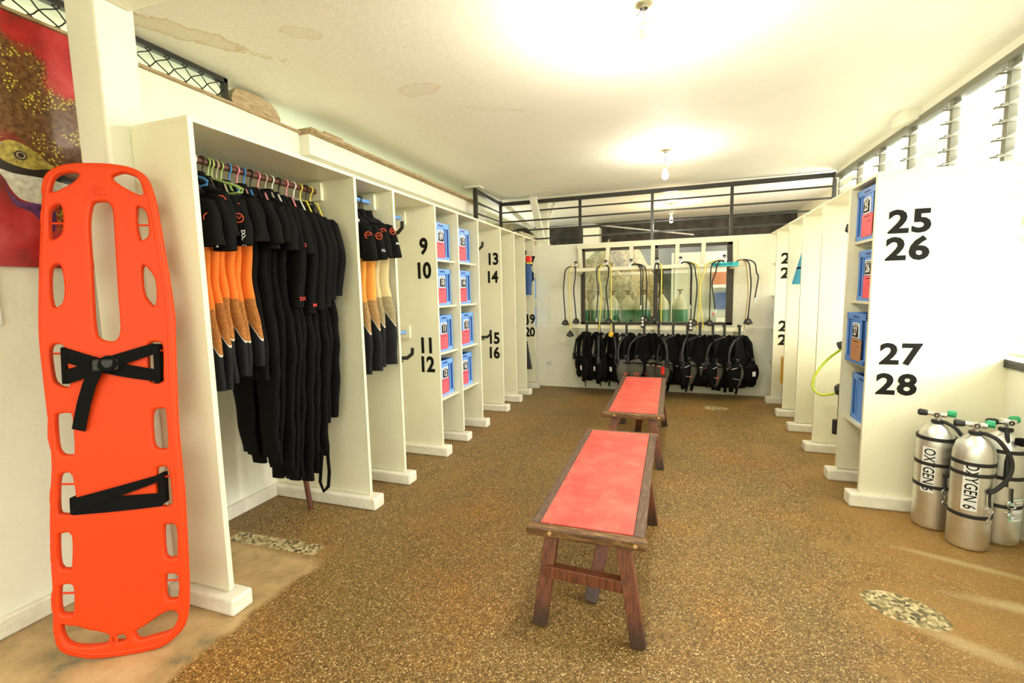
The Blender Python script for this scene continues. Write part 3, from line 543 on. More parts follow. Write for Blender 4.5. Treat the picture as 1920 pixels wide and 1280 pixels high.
BD = dict(
 outline=[[-0.226, 0.055], [-0.154, 0.009], [-0.062, -0.011], [0.112, -0.012], [0.19, 0.025], [0.23, 0.082], [0.246, 0.207], [0.248, 0.44], [0.247, 0.649], [0.242, 0.766], [0.236, 0.953], [0.238, 1.184], [0.24, 1.323], [0.242, 1.416], [0.232, 1.555], [0.215, 1.716], [0.198, 1.877], [0.185, 1.957], [0.161, 2.025], [0.115, 2.057], [0.046, 2.07], [-0.029, 2.071], [-0.104, 2.065], [-0.16, 2.045], [-0.19, 2.011], [-0.205, 1.945], [-0.216, 1.824], [-0.229, 1.65], [-0.239, 1.476], [-0.243, 1.345], [-0.238, 1.214], [-0.23, 1.061], [-0.223, 0.929], [-0.222, 0.819], [-0.23, 0.71], [-0.238, 0.58], [-0.241, 0.427], [-0.24, 0.274], [-0.244, 0.143]],
 slot=[[-0.014, 1.906], [-0.028, 1.877], [-0.037, 1.805], [-0.036, 1.649], [-0.036, 1.47], [-0.034, 1.38], [-0.023, 1.335], [0.005, 1.318], [0.03, 1.333], [0.04, 1.377], [0.038, 1.513], [0.036, 1.693], [0.035, 1.851], [0.029, 1.891], [0.011, 1.909]],
 tl=[[-0.161, 1.94], [-0.161, 1.979], [-0.143, 2.013], [-0.115, 2.029], [-0.087, 2.026], [-0.08, 2.013], [-0.108, 1.981]],
 tr=[[0.053, 2.009], [0.067, 2.026], [0.102, 2.034], [0.131, 2.012], [0.145, 1.972], [0.143, 1.94], [0.1, 1.97]],
 l2=[[-0.17, 1.748], [-0.174, 1.803], [-0.169, 1.869], [-0.157, 1.894], [-0.145, 1.881], [-0.142, 1.826], [-0.151, 1.77]],
 r2=[[0.147, 1.748], [0.136, 1.807], [0.136, 1.864], [0.143, 1.892], [0.154, 1.871], [0.162, 1.819], [0.159, 1.766]],
 l3=[[-0.173, 1.469], [-0.182, 1.518], [-0.181, 1.584], [-0.173, 1.632], [-0.162, 1.645], [-0.153, 1.605], [-0.15, 1.539], [-0.16, 1.484]],
 r3=[[0.166, 1.464], [0.152, 1.51], [0.145, 1.579], [0.148, 1.629], [0.16, 1.636], [0.173, 1.59], [0.179, 1.533], [0.177, 1.487]],
 l4=[[-0.165, 1.137], [-0.182, 1.162], [-0.192, 1.233], [-0.193, 1.288], [-0.18, 1.314], [-0.163, 1.308], [-0.157, 1.253], [-0.146, 1.153]],
 r4=[[0.186, 1.137], [0.162, 1.138], [0.154, 1.189], [0.156, 1.281], [0.167, 1.306], [0.187, 1.302], [0.193, 1.256], [0.189, 1.164]],
 l5=[[-0.172, 1.027], [-0.157, 1.028], [-0.145, 1.009], [-0.143, 0.876], [-0.153, 0.855], [-0.17, 0.862], [-0.184, 0.903], [-0.185, 1.013]],
 r5=[[0.16, 1.005], [0.177, 1.02], [0.192, 1.003], [0.194, 0.864], [0.181, 0.845], [0.164, 0.856], [0.156, 0.914]],
 l6=[[-0.19, 0.628], [-0.189, 0.705], [-0.183, 0.759], [-0.171, 0.778], [-0.155, 0.767], [-0.145, 0.622], [-0.155, 0.61], [-0.176, 0.613]],
 r6=[[0.18, 0.6], [0.167, 0.66], [0.165, 0.752], [0.176, 0.767], [0.191, 0.756], [0.2, 0.632], [0.195, 0.603]],
 l7=[[-0.197, 0.519], [-0.185, 0.533], [-0.168, 0.521], [-0.173, 0.394], [-0.182, 0.384], [-0.196, 0.402]],
 r7=[[0.182, 0.508], [0.195, 0.517], [0.21, 0.504], [0.209, 0.388], [0.199, 0.371], [0.183, 0.385]],
 l8=[[-0.201, 0.299], [-0.191, 0.32], [-0.171, 0.31], [-0.174, 0.206], [-0.187, 0.198], [-0.201, 0.211]],
 r8=[[0.179, 0.289], [0.19, 0.303], [0.207, 0.289], [0.205, 0.203], [0.193, 0.192], [0.179, 0.203]],
 bl=[[-0.2, 0.151], [-0.185, 0.162], [-0.158, 0.148], [-0.122, 0.118], [-0.067, 0.096], [-0.051, 0.07], [-0.059, 0.049], [-0.134, 0.052], [-0.174, 0.073], [-0.196, 0.111]],
 br=[[0.054, 0.083], [0.087, 0.094], [0.138, 0.135], [0.179, 0.143], [0.2, 0.123], [0.192, 0.09], [0.165, 0.056], [0.105, 0.045], [0.066, 0.044]],
 bc=[[-0.022, 0.071], [-0.008, 0.077], [0.006, 0.063], [-0.002, 0.049], [-0.017, 0.052]],
 str1=[[-0.158, 1.304], [-0.148, 1.237], [0.182, 1.137], [0.188, 1.187]],
 str2=[[0.169, 1.303], [0.187, 1.261], [-0.143, 1.148], [-0.146, 1.208]],
 tail=[[-0.047, 1.224], [-0.01, 1.2], [-0.082, 1.066], [-0.095, 0.972], [-0.128, 0.968], [-0.108, 1.095]],
 str3=[[-0.144, 0.677], [-0.151, 0.607], [0.171, 0.602], [0.171, 0.659]],
 str4=[[-0.144, 0.677], [-0.138, 0.621], [0.183, 0.715], [0.169, 0.74]],
 pins=[[-0.178, 1.816], [-0.147, 1.817], [0.124, 1.814], [0.161, 1.814], [-0.196, 1.277], [-0.156, 1.275], [0.158, 1.272], [0.191, 1.27], [-0.188, 0.734], [-0.15, 0.729], [0.17, 0.724], [0.198, 0.72], [-0.207, 0.283], [-0.172, 0.277], [0.174, 0.271], [0.206, 0.266]],
)
# ================= SPINE BOARD =================
def spine_board():
    u = Vector((.83564, .54927, 0)); v = Vector((-.05742, .08735, .99452)).normalized(); w = u.cross(v).normalized()
    t = thing('spine_board', 'orange plastic spine board with two black straps leaning against the white column', 'spine board', (-2.167, 1.164, 0))
    t.matrix_world = Matrix(((u.x, v.x, w.x, -2.167-.02*w.x), (u.y, v.y, w.y, 1.164-.02*w.y), (u.z, v.z, w.z, .014), (0, 0, 0, 1)))
    c = bpy.data.curves.new('board', 'CURVE'); c.dimensions = '2D'; c.fill_mode = 'BOTH'; bv = .011; c.extrude = .007; c.bevel_depth = bv; c.bevel_resolution = 4; c.offset = -bv
    for k in ('outline', 'slot', 'tl', 'tr', 'l2', 'r2', 'l3', 'r3', 'l4', 'r4', 'l5', 'r5', 'l6', 'r6', 'l7', 'r7', 'l8', 'r8', 'bl', 'br', 'bc'):
        P0 = BD[k]; mx0 = sum(a for a, b in P0)/len(P0); pts = cat_rom([(a-(.015 if a < mx0 else -.003) if k != 'outline' else a, b, 0) for a, b in P0], 5 if k == 'outline' else 3)
        s = c.splines.new('POLY'); s.points.add(len(pts)-1); s.use_cyclic_u = True
        A = sum(pts[i].x*pts[(i+1) % len(pts)].y-pts[(i+1) % len(pts)].x*pts[i].y for i in range(len(pts)))
        if (A > 0): pts = pts[::-1]
        for q, p in zip(s.points, pts): q.co = (p.x, p.y, 0, 1)
    o = bpy.data.objects.new('board', c); C.objects.link(o); dg = bpy.context.evaluated_depsgraph_get(); me = bpy.data.meshes.new_from_object(o.evaluated_get(dg)); bpy.data.objects.remove(o)
    me.name = 'board_shell'; me.materials.clear(); me.materials.append(orange)
    for p in me.polygons: p.use_smooth = True
    try: me.set_sharp_from_angle(angle=R(40))
    except Exception: pass
    o = bpy.data.objects.new('board_shell', me); C.objects.link(o); o.parent = t
    F = .018
    rim = MB(); sh_ = lambda P0, a: a-(.015 if a < sum(q[0] for q in P0)/len(P0) else -.003)      # raised rims round the handholds
    for k in ('slot', 'l2', 'r2', 'l3', 'r3', 'l4', 'r4', 'l5', 'r5', 'l6', 'r6', 'l7', 'r7', 'l8', 'r8', 'tl', 'tr', 'bl', 'br'):
        pts = cat_rom([(sh_(BD[k], a), b, 0) for a, b in BD[k]], 3); cx = sum(p.x for p in pts)/len(pts); cy = sum(p.y for p in pts)/len(pts)
        g = .028 if k == 'slot' else .02
        pp = []
        for i, p in enumerate(pts):
            d = Vector((p.x-cx, (p.y-cy)*.35 if k == 'slot' else (p.y-cy)*.6, 0)); d.normalize(); pp.append((p.x+d.x*g, p.y+d.y*g, F-.005))
        rim.tube(pp+[pp[0]], .0085, 8, .6, (0, 0, 1))
    rim.build('handhold_rim', orange, t, smooth=True, local=True)
    # outer raised lip
    oc = cat_rom([(a, b, 0) for a, b in BD['outline']], 4); MB().tube([(p.x*.925, 1.02+(p.y-1.02)*.982, F-.005) for p in oc+[oc[0]]], .007, 8).build('edge_lip', orange, t, smooth=True, local=True)
    pn = BD['pins']
    for i in range(0, len(pn), 2): MB().cyl((pn[i][0]-.006, pn[i][1], 0), (pn[i+1][0]+.006, pn[i+1][1], 0), .0045, n=8).build('strap_pin', orange, t, smooth=True, local=True)
    MB().box((-.022, 1.965, F-.001), (.022, 1.968, F+.003)).box((-.022, 1.935, F-.001), (.022, 1.938, F+.003)).box((-.022, 1.935, F-.001), (-.019, 1.968, F+.003)).tube([(-.01, 1.945, F), (.0, 1.958, F), (.01, 1.952, F), (.002, 1.944, F)], .002, 6).build('moulded_mark', orange, t, local=True)
    strapm = mat('black_webbing', (.005, .005, .005), .9, bump=.4, bscale=220, spec=.12)
    def band(pts4, z, nm='strap', sag=.0):
        a, b, c_, d = [Vector((p[0], p[1], 0)) for p in pts4]; n = 10; rings = []
        for i in range(n+1):
            q = i/n; top = a.lerp(d, q); bot = b.lerp(c_, q); zz = z+math.sin(q*math.pi)*.008; dy = -math.sin(q*math.pi)*sag
            rings.append([(top.x, top.y+dy, zz), (bot.x, bot.y+dy, zz), (bot.x, bot.y+dy, zz+.003), (top.x, top.y+dy, zz+.003)])
        return MB().loft(rings).build(nm, strapm, t, local=True)
    S1, S2, S3, S4 = BD['str1'], BD['str2'], BD['str3'], BD['str4']
    s1 = band([S1[0], S1[1], S1[2], S1[3]], F+.002, sag=.01); band([S2[3], S2[2], S2[1], S2[0]], F+.010)
    band([S3[0], S3[1], S3[2], S3[3]], F+.002); band([S4[0], S4[1], S4[2], S4[3]], F+.009)
    for (x, y0, y1) in ((-.15, 1.15, 1.30), (.178, 1.13, 1.30), (-.145, .61, .68), (.172, .61, .74)):
        MB().box((x-.014, y0, -.03), (x+.004, y1, F+.008)).build('strap_wrap', strapm, t, bevel=.003, local=True)
    tp = [(.0, 1.225, F+.02), (-.035, 1.195, F+.024), (-.062, 1.14, F+.018), (-.085, 1.07, F+.013), (-.10, 1.01, F+.010), (-.112, .955, F+.008)]
    rings = []
    for i, p in enumerate(tp):
        hw = .024-.004*(i == 0); rings.append([(p[0]-hw, p[1]+hw*.35, p[2]), (p[0]+hw, p[1]-hw*.25, p[2]+.004), (p[0]+hw, p[1]-hw*.25, p[2]+.007), (p[0]-hw, p[1]+hw*.35, p[2]+.003)])
    MB().loft(rings).build('strap_tail', strapm, t, local=True)
    MB().box((-.045, 1.195, F+.014), (.045, 1.245, F+.034)).build('buckle', black, t, bevel=.008, local=True)
    MB().torus((.01, 1.225, F+.03), .027, .009, (0, .3, 1), n=20).build('strap_knot', strapm, t, smooth=True, local=True)
    return t
spine_board()
# ================= POSTER =================
ps = thing('fish_photo_print', 'large red reef photo print with a yellow striped fish, hung beside the column', 'picture', (XL, 1.0, 1.66))
PX = XL+.004
pb = MB().box((PX, .25, 1.66), (PX+.018, 1.64, 2.785)).build('print_panel', M_poster, ps)
def pf(nm, poly, m, dx, k=4, smooth=True):
    pts = [(p.x, p.y) for p in cat_rom([(a, b, 0) for a, b in poly], k)] if smooth else poly
    return MB().prism(pts, 0, .0006, lambda a, b, d: (PX+.0182+dx+d, a, b)).build(nm, m, ps)
fy = mat('printed_fish_scales_yellow', (.50, .38, .07), .35, bump=.0, var=.55, vscale=60); fw_ = mat('printed_fish_belly', (.72, .70, .60), .35, var=.25, vscale=50)
fb = mat('printed_black', (.02, .014, .01), .3); fp = mat('printed_purple_fin', (.14, .04, .16), .35, var=.5, vscale=40)
pf('printed_fish_fin', [(1.28, 2.03), (1.30, 1.98), (1.338, 1.955), (1.40, 1.955), (1.45, 1.93), (1.44, 1.84), (1.41, 1.83), (1.37, 1.905), (1.326, 1.925), (1.298, 1.945)], fp, 0)
pf('printed_fish_belly', [(1.265, 2.085), (1.318, 2.077), (1.378, 2.078), (1.456, 2.076), (1.54, 2.06), (1.57, 2.03), (1.53, 1.975), (1.425, 1.955), (1.339, 1.962), (1.305, 1.993), (1.285, 2.04)], fw_, .0007)
pf('printed_fish_head', [(1.255, 2.165), (1.268, 2.19), (1.3, 2.217), (1.319, 2.223), (1.346, 2.221), (1.376, 2.209), (1.408, 2.189), (1.435, 2.164), (1.47, 2.12), (1.381, 2.100), (1.326, 2.108), (1.278, 2.122)], fy, .0008)
pf('printed_fish_stripe', [(1.262, 2.140), (1.288, 2.124), (1.326, 2.113), (1.381, 2.108), (1.456, 2.125), (1.512, 2.105), (1.55, 2.065), (1.456, 2.076), (1.378, 2.078), (1.318, 2.077), (1.279, 2.086), (1.255, 2.10)], fb, .0016)
eye = lambda r, m, dx, sx=1: pf('printed_fish_eye', [(1.347+r*sx*math.cos(k*math.pi/8), 2.163+r*.9*math.sin(k*math.pi/8)) for k in range(16)], m, dx, smooth=False)
eye(.023, fb, .0024); eye(.017, mat('printed_eye_ring', (.42, .32, .20), .3), .0032); eye(.012, fb, .004, .9)
pf('printed_fish_mouth', [(1.258, 2.17), (1.262, 2.192), (1.275, 2.208), (1.285, 2.20), (1.27, 2.18)], mat('printed_lilac', (.35, .35, .45), .3), .0024)
tag(MB().box((XL+.002, .95, 1.40), (XL+.012, 1.215, 1.652)).build('wall_notice', wht), 'white notice corner on the wall under the fish picture', 'notice')
# timber block on the wall top
tag(MB().prism([(p.x, p.y) for p in cat_rom([(2.50, 2.806), (2.52, 2.90), (2.60, 2.925), (2.78, 2.92), (2.86, 2.89), (2.90, 2.806), (2.7, 2.806)], 3)], 0, .15, lambda a, b, d: (XL-.13+d, a, b)).build('timber_block', wood_raw, bevel=.004), 'rough timber block standing on the left wall next to the grille', 'block')
tag(MB().tube([(XL-.05, 3.15, 2.83), (XL+.03, 3.35, 2.835), (XL+.02, 3.5, 2.83)], .006, 6).build('dry_twig', wood_raw), 'thin dry twig lying on the timber ledge', 'twig')
# ================= WETSUITS =================
def lerp_prof(prof, z):
    for (z0, a), (z1, b) in zip(prof, prof[1:]):
        if z0 >= z >= z1:
            t = (z0-z)/(z0-z1) if z0 != z1 else 0; t = t*t*(3-2*t); return [p+(q-p)*t for p, q in zip(a, b)]
    return prof[-1][1]
def ring(cx, cy, z, w, d, n=20, e=.75, tw=0):
    out = []
    for k in range(n):
        a = 2*math.pi*k/n; ca, sa = math.cos(a), math.sin(a)
        out.append((cx+w*math.copysign(abs(ca)**e, ca), cy+d*math.copysign(abs(sa)**e, sa)+tw*ca, z))
    return out
def wetsuit(y, drop, label, leg, sleeve, m_side, seed, rz=0, name='wetsuit', group=None, prints=(), x=None, th=.023, arm_in=0):
    # leg: length from neck to hem; sleeve: sleeve length; local origin at the neck, width along x
    rg = random.Random(seed); x = RXX if x is None else x
    t = thing(name, label, 'wetsuit', (0, 0, 0), group); ph = [rg.uniform(0, 6) for _ in range(6)]
    wr = lambda z, k=0: .0035*math.sin(11*z+ph[k])+.0022*math.sin(27*z+ph[k+1])
    prof = [(0, (.045, .030)), (-.02, (.062, .034)), (-.05, (.12, .036)), (-.09, (.172, .036)), (-.16, (.178, .038)), (-.30, (.165, .040)), (-.48, (.148, .038)), (-.62, (.165, .040)), (-.74, (.184, .040)), (-.80, (.15, .034)), (-.86, (.07, .02))]
    rings = []
    z = 0
    while z > -.865:
        w, d = lerp_prof(prof, z); rings.append(ring(wr(z, 2), wr(z), z, w, d*th/.034)); z -= .02 if z > -.12 else .04
    m = MB().loft(rings)
    lp = [(-.62, (.05, .020)), (-.74, (.088, .036)), (-.85, (.092, .036)), (-1.02, (.082, .032)), (-1.2, (.070, .030)), (-1.5, (.052, .026)), (-1.8, (.045, .022))]
    for s in (-1, 1):
        rings = []; z = -.62; off = rg.uniform(-.01, .01)
        while z > -leg-.001:
            w, d = lerp_prof(lp, z); f = 1.0
            if leg < 1.15 and z < -.85: w = .092+.01*(-.85-z)
            zz = max(z, -leg); rings.append(ring(s*(.090-max(0, (-.9-z))*.05)+wr(z, 2)+off*max(0, -z-.7)*2, wr(z)+s*.004, zz, w, d*th/.034)); z -= .035
        m.loft(rings)
    m.build('suit_body', m_side, t, smooth=True, local=True)
    # collar
    MB().loft([ring(0, 0, zz, w, d, 20) for zz, w, d in ((-.025, .066, .034), (.0, .056, .030), (.028, .052, .028), (.03, .045, .022), (.0, .048, .024))], False).build('collar', neo, t, smooth=True, local=True)
    for s in (-1, 1):
        rings = []; n = 14; oy = rg.uniform(-.012, .0); bend = rg.uniform(.9, 1.1)
        for i in range(n+1):
            q = i/n; L = sleeve*q; ox = (.135+.088*math.sin(min(1, q*sleeve/.30)*math.pi/2)-.04*max(0, L-.3)-arm_in*q)*bend
            zz = -.055-L-.01*math.cos(q*3); w = (.070-.012*q if sleeve < .4 else .066-.030*q); rings.append(ring(s*ox, oy*q*3+.004*math.sin(9*q+ph[4]), zz if i else -.075, w if i else .05, .034 if sleeve < .4 else .030, 16, .85))
        MB().loft(rings).build('sleeve', neo, t, smooth=True, local=True)
        ex, ez, ey = rings[-1][0][0]-w, zz, oy*3
        MB().loft([[(ex+(a[0]-ex)*f, a[1], a[2]+dz) for a in ring(s*ox, oy*3+.004*math.sin(9+ph[4]), zz, w*1.03, (.034 if sleeve < .4 else .030)*1.08, 16, .85)] for f, dz in ((1, .016), (1, -.004))], False).build('cuff', neo, t, smooth=True, local=True)
    for (kind, sx, sz, sy) in prints:
        q_ = -sz-.055; L_ = .17+.088*math.sin(min(1, q_/.30)*math.pi/2) if q_ < .35 else sx+.02; fy_ = -.033; sx = L_+.008; nn = Vector((.72, -.69, 0))
        if kind == 'ring':
            MB().torus((sx, fy_, sz), .022, .0022, nn, n=18, m=6).tube([(sx+d_*.69, fy_+d_*.72, sz+e_) for d_, e_ in ((-.012, -.006), (-.004, .010), (.002, -.006), (.012, .008))], .0022, 5).build('round_logo', logo_o, t, local=True)
        elif kind.startswith('r:'): text('size_print', kind[2:], .020, mat('red_print', (.75, .04, .03), .5), (sx, fy_, sz), (.69, .72, 0), (0, 0, 1), t, .001, .02)
        else: text('size_print', kind, .017, silver, (sx, fy_, sz), (0, 0, 1) if len(kind) > 2 else (.69, .72, 0), (-.69, -.72, 0) if len(kind) > 2 else (0, 0, 1), t, .001, .02)
    t.location = (x+rg.uniform(-.008, .008), y, RZ-.085-drop); t.rotation_euler = (0, rg.uniform(-.02, .02), R(rz)); return t
def hanger(y, m, label, x=None, drop=.035, w=.14, group='clothes hangers on the brown rod', z=None, tilt=0):
    t = thing('clothes_hanger', label, 'hanger', (0, 0, 0), group)
    pts = [(.021*math.cos(R(a)), 0, .021*math.sin(R(a))+.003) for a in range(-30, 215, 20)][::-1]
    hk = [(.021, 0, -.012), (.021, 0, .004)]; arc = [(.0235*math.cos(R(a)), 0, .0235*math.sin(R(a))) for a in range(200, -61, -20)]
    MB().tube(arc+[(.004, 0, -.036), (0, 0, -.06), (0, 0, -.085)], .0045, 8).build('hook', m, t, smooth=True, local=True)
    dz = -drop; MB().tube([(-w, 0, -.165+dz), (-w*1.05, 0, -.150+dz), (-w*.9, 0, -.133+dz), (-.05, 0, -.09), (0, 0, -.08), (.05, 0, -.09), (w*.9, 0, -.133+dz), (w*1.05, 0, -.150+dz), (w, 0, -.165+dz), (w*.85, 0, -.168+dz), (0, 0, -.172+dz), (-w*.85, 0, -.168+dz), (-w, 0, -.165+dz)], .0055, 8).build('shoulder_bar', m, t, smooth=True, local=True)
    t.location = (RXX if x is None else x, y, RZ if z is None else z); t.rotation_euler = (0, 0, R(tilt)); return t
hc = dict(blue=mat('blue_hanger_plastic', (.05, .25, .62), .35), brown=mat('brown_hanger_plastic', (.10, .06, .04), .4), white=mat('white_hanger_plastic', (.78, .76, .68), .4), green=mat('light_green_hanger_plastic', (.42, .58, .16), .35), pink=mat('pink_hanger_plastic', (.85, .28, .32), .35), yellow=mat('yellow_hanger_plastic', (.80, .66, .08), .35), black=black, beige=mat('beige_hanger_plastic', (.48, .42, .26), .4))
OR = 'orange panelled shorty wetsuits on the brown rod'; BK = 'black wetsuits on the brown rod'
suits = [
 (1.672, .07, 1.03, .25, M_suit_o, 0, 'blue', (('ring', .15, -.17, .01), ('2', .20, -.30, .02))),
 (1.722, .04, 1.04, .30, M_suit_o, 3, 'brown', (('XS', .2, -.33, .02),)),
 (1.768, .01, 1.05, .25, M_suit_o, -3, 'white', (('ring', .19, -.13, .02), ('XXS', .225, -.24, .02))),
 (1.812, .02, 1.02, .28, M_suit_o, 4, 'brown', (('ring', .19, -.2, .02), ('XXXXS', .225, -.30, .02))),
 (1.862, .03, 1.03, .27, M_suit_o, -2, 'green', (('ring', .19, -.13, .02), ('XXXS', .225, -.24, .02))),
 (1.915, .02, 1.00, .26, M_suit_o, 2, 'green', ()),
 (1.965, .03, 1.04, .24, neo, -3, 'blue', ()),
 (2.01, .02, 1.50, .26, neo, 2, 'pink', ()),
 (2.055, .03, 1.54, .27, neo, -4, 'blue', (('r:L', .21, -.30, .02),)),
 (2.10, .02, 1.62, .24, neo, 3, 'black', ()),
 (2.15, .03, 1.66, .28, neo, -2, 'pink', ()),
 (2.20, .01, 1.74, .62, neo, 2, 'beige', (('r:2X', .215, -.62, .02),)),
 (2.25, .02, 1.76, .30, neo, -3, 'white', (('r:XL', .20, -.30, .02),)),
 (2.30, .03, 1.78, .64, neo, 4, 'black', (('r:M', .205, -.64, .02),)),
 (2.36, .03, 1.74, .62, neo, -3, 'pink', ()),
 (2.42, .04, 1.64, .60, neo, 3, 'white', ()),
 (2.475, .04, 1.45, .55, neo, -2, 'yellow', ()),
 (2.525, .05, 1.40, .52, neo, 3, 'black', ()),
]
ol = ['orange panelled shorty nearest the locker side panel, on the blue hanger', 'second orange panelled shorty from the near panel', 'third orange panelled shorty from the near panel, round orange logo on sleeve', 'fourth orange panelled shorty from the near panel, long size mark on sleeve', 'fifth orange panelled shorty, hanging under the green hanger', 'farthest orange panelled shorty, touching the plain black suits']
ordn = ['first', 'second', 'third', 'fourth', 'fifth', 'sixth', 'seventh', 'eighth', 'ninth', 'tenth', 'eleventh', 'farthest']
extra = {7: '', 11: ' and red size mark on its long sleeve', 13: ' and a red letter on its long sleeve'}
for k, (y, dr, leg, sl, mm, rz, hcol, pr) in enumerate(suits):
    if k < 6: lab = ol[k]
    else: lab = '%s all-black wetsuit counted from the orange ones, %s sleeves, %s legs%s' % (ordn[k-6], 'short' if sl < .4 else 'long', 'short' if leg < 1.1 else 'long', '')
    wetsuit(y, dr, lab, leg, sl, mm, 100+k, rz, group=OR if k < 6 else BK, prints=pr, arm_in=.02 if sl > .4 else 0)
    hanger(y, hc[hcol], '%s plastic hanger holding the %s' % (hcol, ('%s orange panelled shorty from the near end' % ordn[k]) if k < 6 else ('%s all-black wetsuit' % ordn[k-6])), tilt=rz+random.uniform(-5, 5), w=.205 if k in (0, 4) else .11, drop=0 if k in (0, 4) else .055)
# extra hangers bunched with nothing on them at the front of the green ones
for k, (y, hcol, lab) in enumerate(((1.84, 'green', 'light green hanger with its arm sticking out above the sleeves'), (1.888, 'beige', 'beige hanger between the two green hangers'), (2.565, 'yellow', 'yellow hanger nearest the far bracket of the brown rod'))):
    hanger(y, hc[hcol], lab, w=.20 if hcol == 'green' else .10, drop=0 if hcol == 'green' else .06, tilt=random.uniform(-8, 8))
# stirrup strap under the longest suit and the wooden stick
st = MB().tube([(-2.14, 2.36, .50), (-2.16, 2.36, .38), (-2.175, 2.36, .28), (-2.15, 2.36, .22), (-2.11, 2.36, .26), (-2.095, 2.36, .36), (-2.10, 2.36, .50)], .014, 8, .35)
tag(st.build('wetsuit_stirrup', neo, smooth=True), 'black stirrup loop hanging below the longest black wetsuit', 'strap')
tag(MB().tube([(-2.40, 2.50, .001), (-2.44, 2.47, .5), (-2.50, 2.43, 1.1)], lambda t: .018-.004*t, 8).build('wooden_stick', wood_rod, smooth=True), 'dark wooden stick leaning in the bay below the black wetsuits', 'stick')
YG = 'cream panelled wetsuits on the short blue rod'
for k, (y, m_, dr, hcol, pr, lab) in enumerate([(2.74, M_suit_yo, .05, 'white', (('ring', .17, -.15, .02), ('L', .20, -.25, .02)), 'amber panelled wetsuit nearest the dark suits bay, behind the divider'), (2.81, M_suit_yo, .04, 'black', (('ring', .17, -.16, .02), ('XL', .21, -.26, .02)), 'second panelled wetsuit in the narrow bay, yellowish orange side'), (2.88, M_suit_y, .02, 'white', (('ring', .17, -.14, .02), ('M', .20, -.26, .02)), 'third panelled wetsuit in the narrow bay, cream side'), (2.95, M_suit_y, .02, 'black', (('ring', .19, -.13, .02), ('ML', .22, -.22, .02)), 'last cream panelled wetsuit in the narrow bay, nearest number 9')]):
    wetsuit(y, dr+.01, lab, 1.12, .27, m_, 200+k, (-4, 3, 2, 14)[k], group=YG, prints=pr, x=-2.15)
    hanger(y, hc[hcol], '%s hanger on the short blue rod, %s along it' % (hcol, ordn[k]), group='hangers on the short blue rod', x=-2.19)
# ================= BLACK EQUIPMENT HANGERS IN BAYS =================
def gear_hanger(x, y, z, label, group='black equipment hangers on blue rods', s=1, rz=0):
    t = thing('equipment_hanger', label, 'hanger', (0, 0, 0), group)
    arc = [(.026*math.cos(R(a)), 0, .026*math.sin(R(a))) for a in range(210, -61, -20)]
    MB().tube(arc+[(.01, 0, -.045), (0, 0, -.10), (0, 0, -.17)], .009, 8, .6).build('hook', black, t, smooth=True, local=True)
    MB().tube([(-.25, 0, -.10), (-.245, 0, -.15), (-.20, 0, -.185), (-.10, 0, -.19), (0, 0, -.185), (.10, 0, -.19), (.20, 0, -.185), (.245, 0, -.15), (.25, 0, -.10)], .016, 8, .8).build('shoulder_arm', black, t, smooth=True, local=True)
    sm = MB()
    for s_ in (-1, 1): sm.tube([(s_*.03, 0, -.20), (s_*.045, 0, -.225), (s_*.06, 0, -.215), (s_*.085, 0, -.215), (s_*.10, 0, -.23), (s_*.13, 0, -.215), (s_*.16, 0, -.215)], .008, 6)
    sm.torus((.03, 0, -.245), .018, .005, (0, 1, 0), 60, 330, 14, 6).build('regulator_hook', black, t, smooth=True, local=True)
    t.location = (x, y, z); t.rotation_euler = (0, 0, R(rz)); return t
gear_hanger(-2.30, 3.36, 2.18, 'black equipment hanger on the upper blue rod beside number 9', rz=-12)
gear_hanger(-2.30, 3.34, 1.15, 'black equipment hanger on the lower blue rod beside number 11', rz=8)
gear_hanger(-2.32, 5.00, 2.18, 'black equipment hanger on the upper rod beside number 13', rz=5)
gear_hanger(-2.26, 5.10, 1.16, 'black equipment hanger on the lower rod beside number 15', rz=-10)
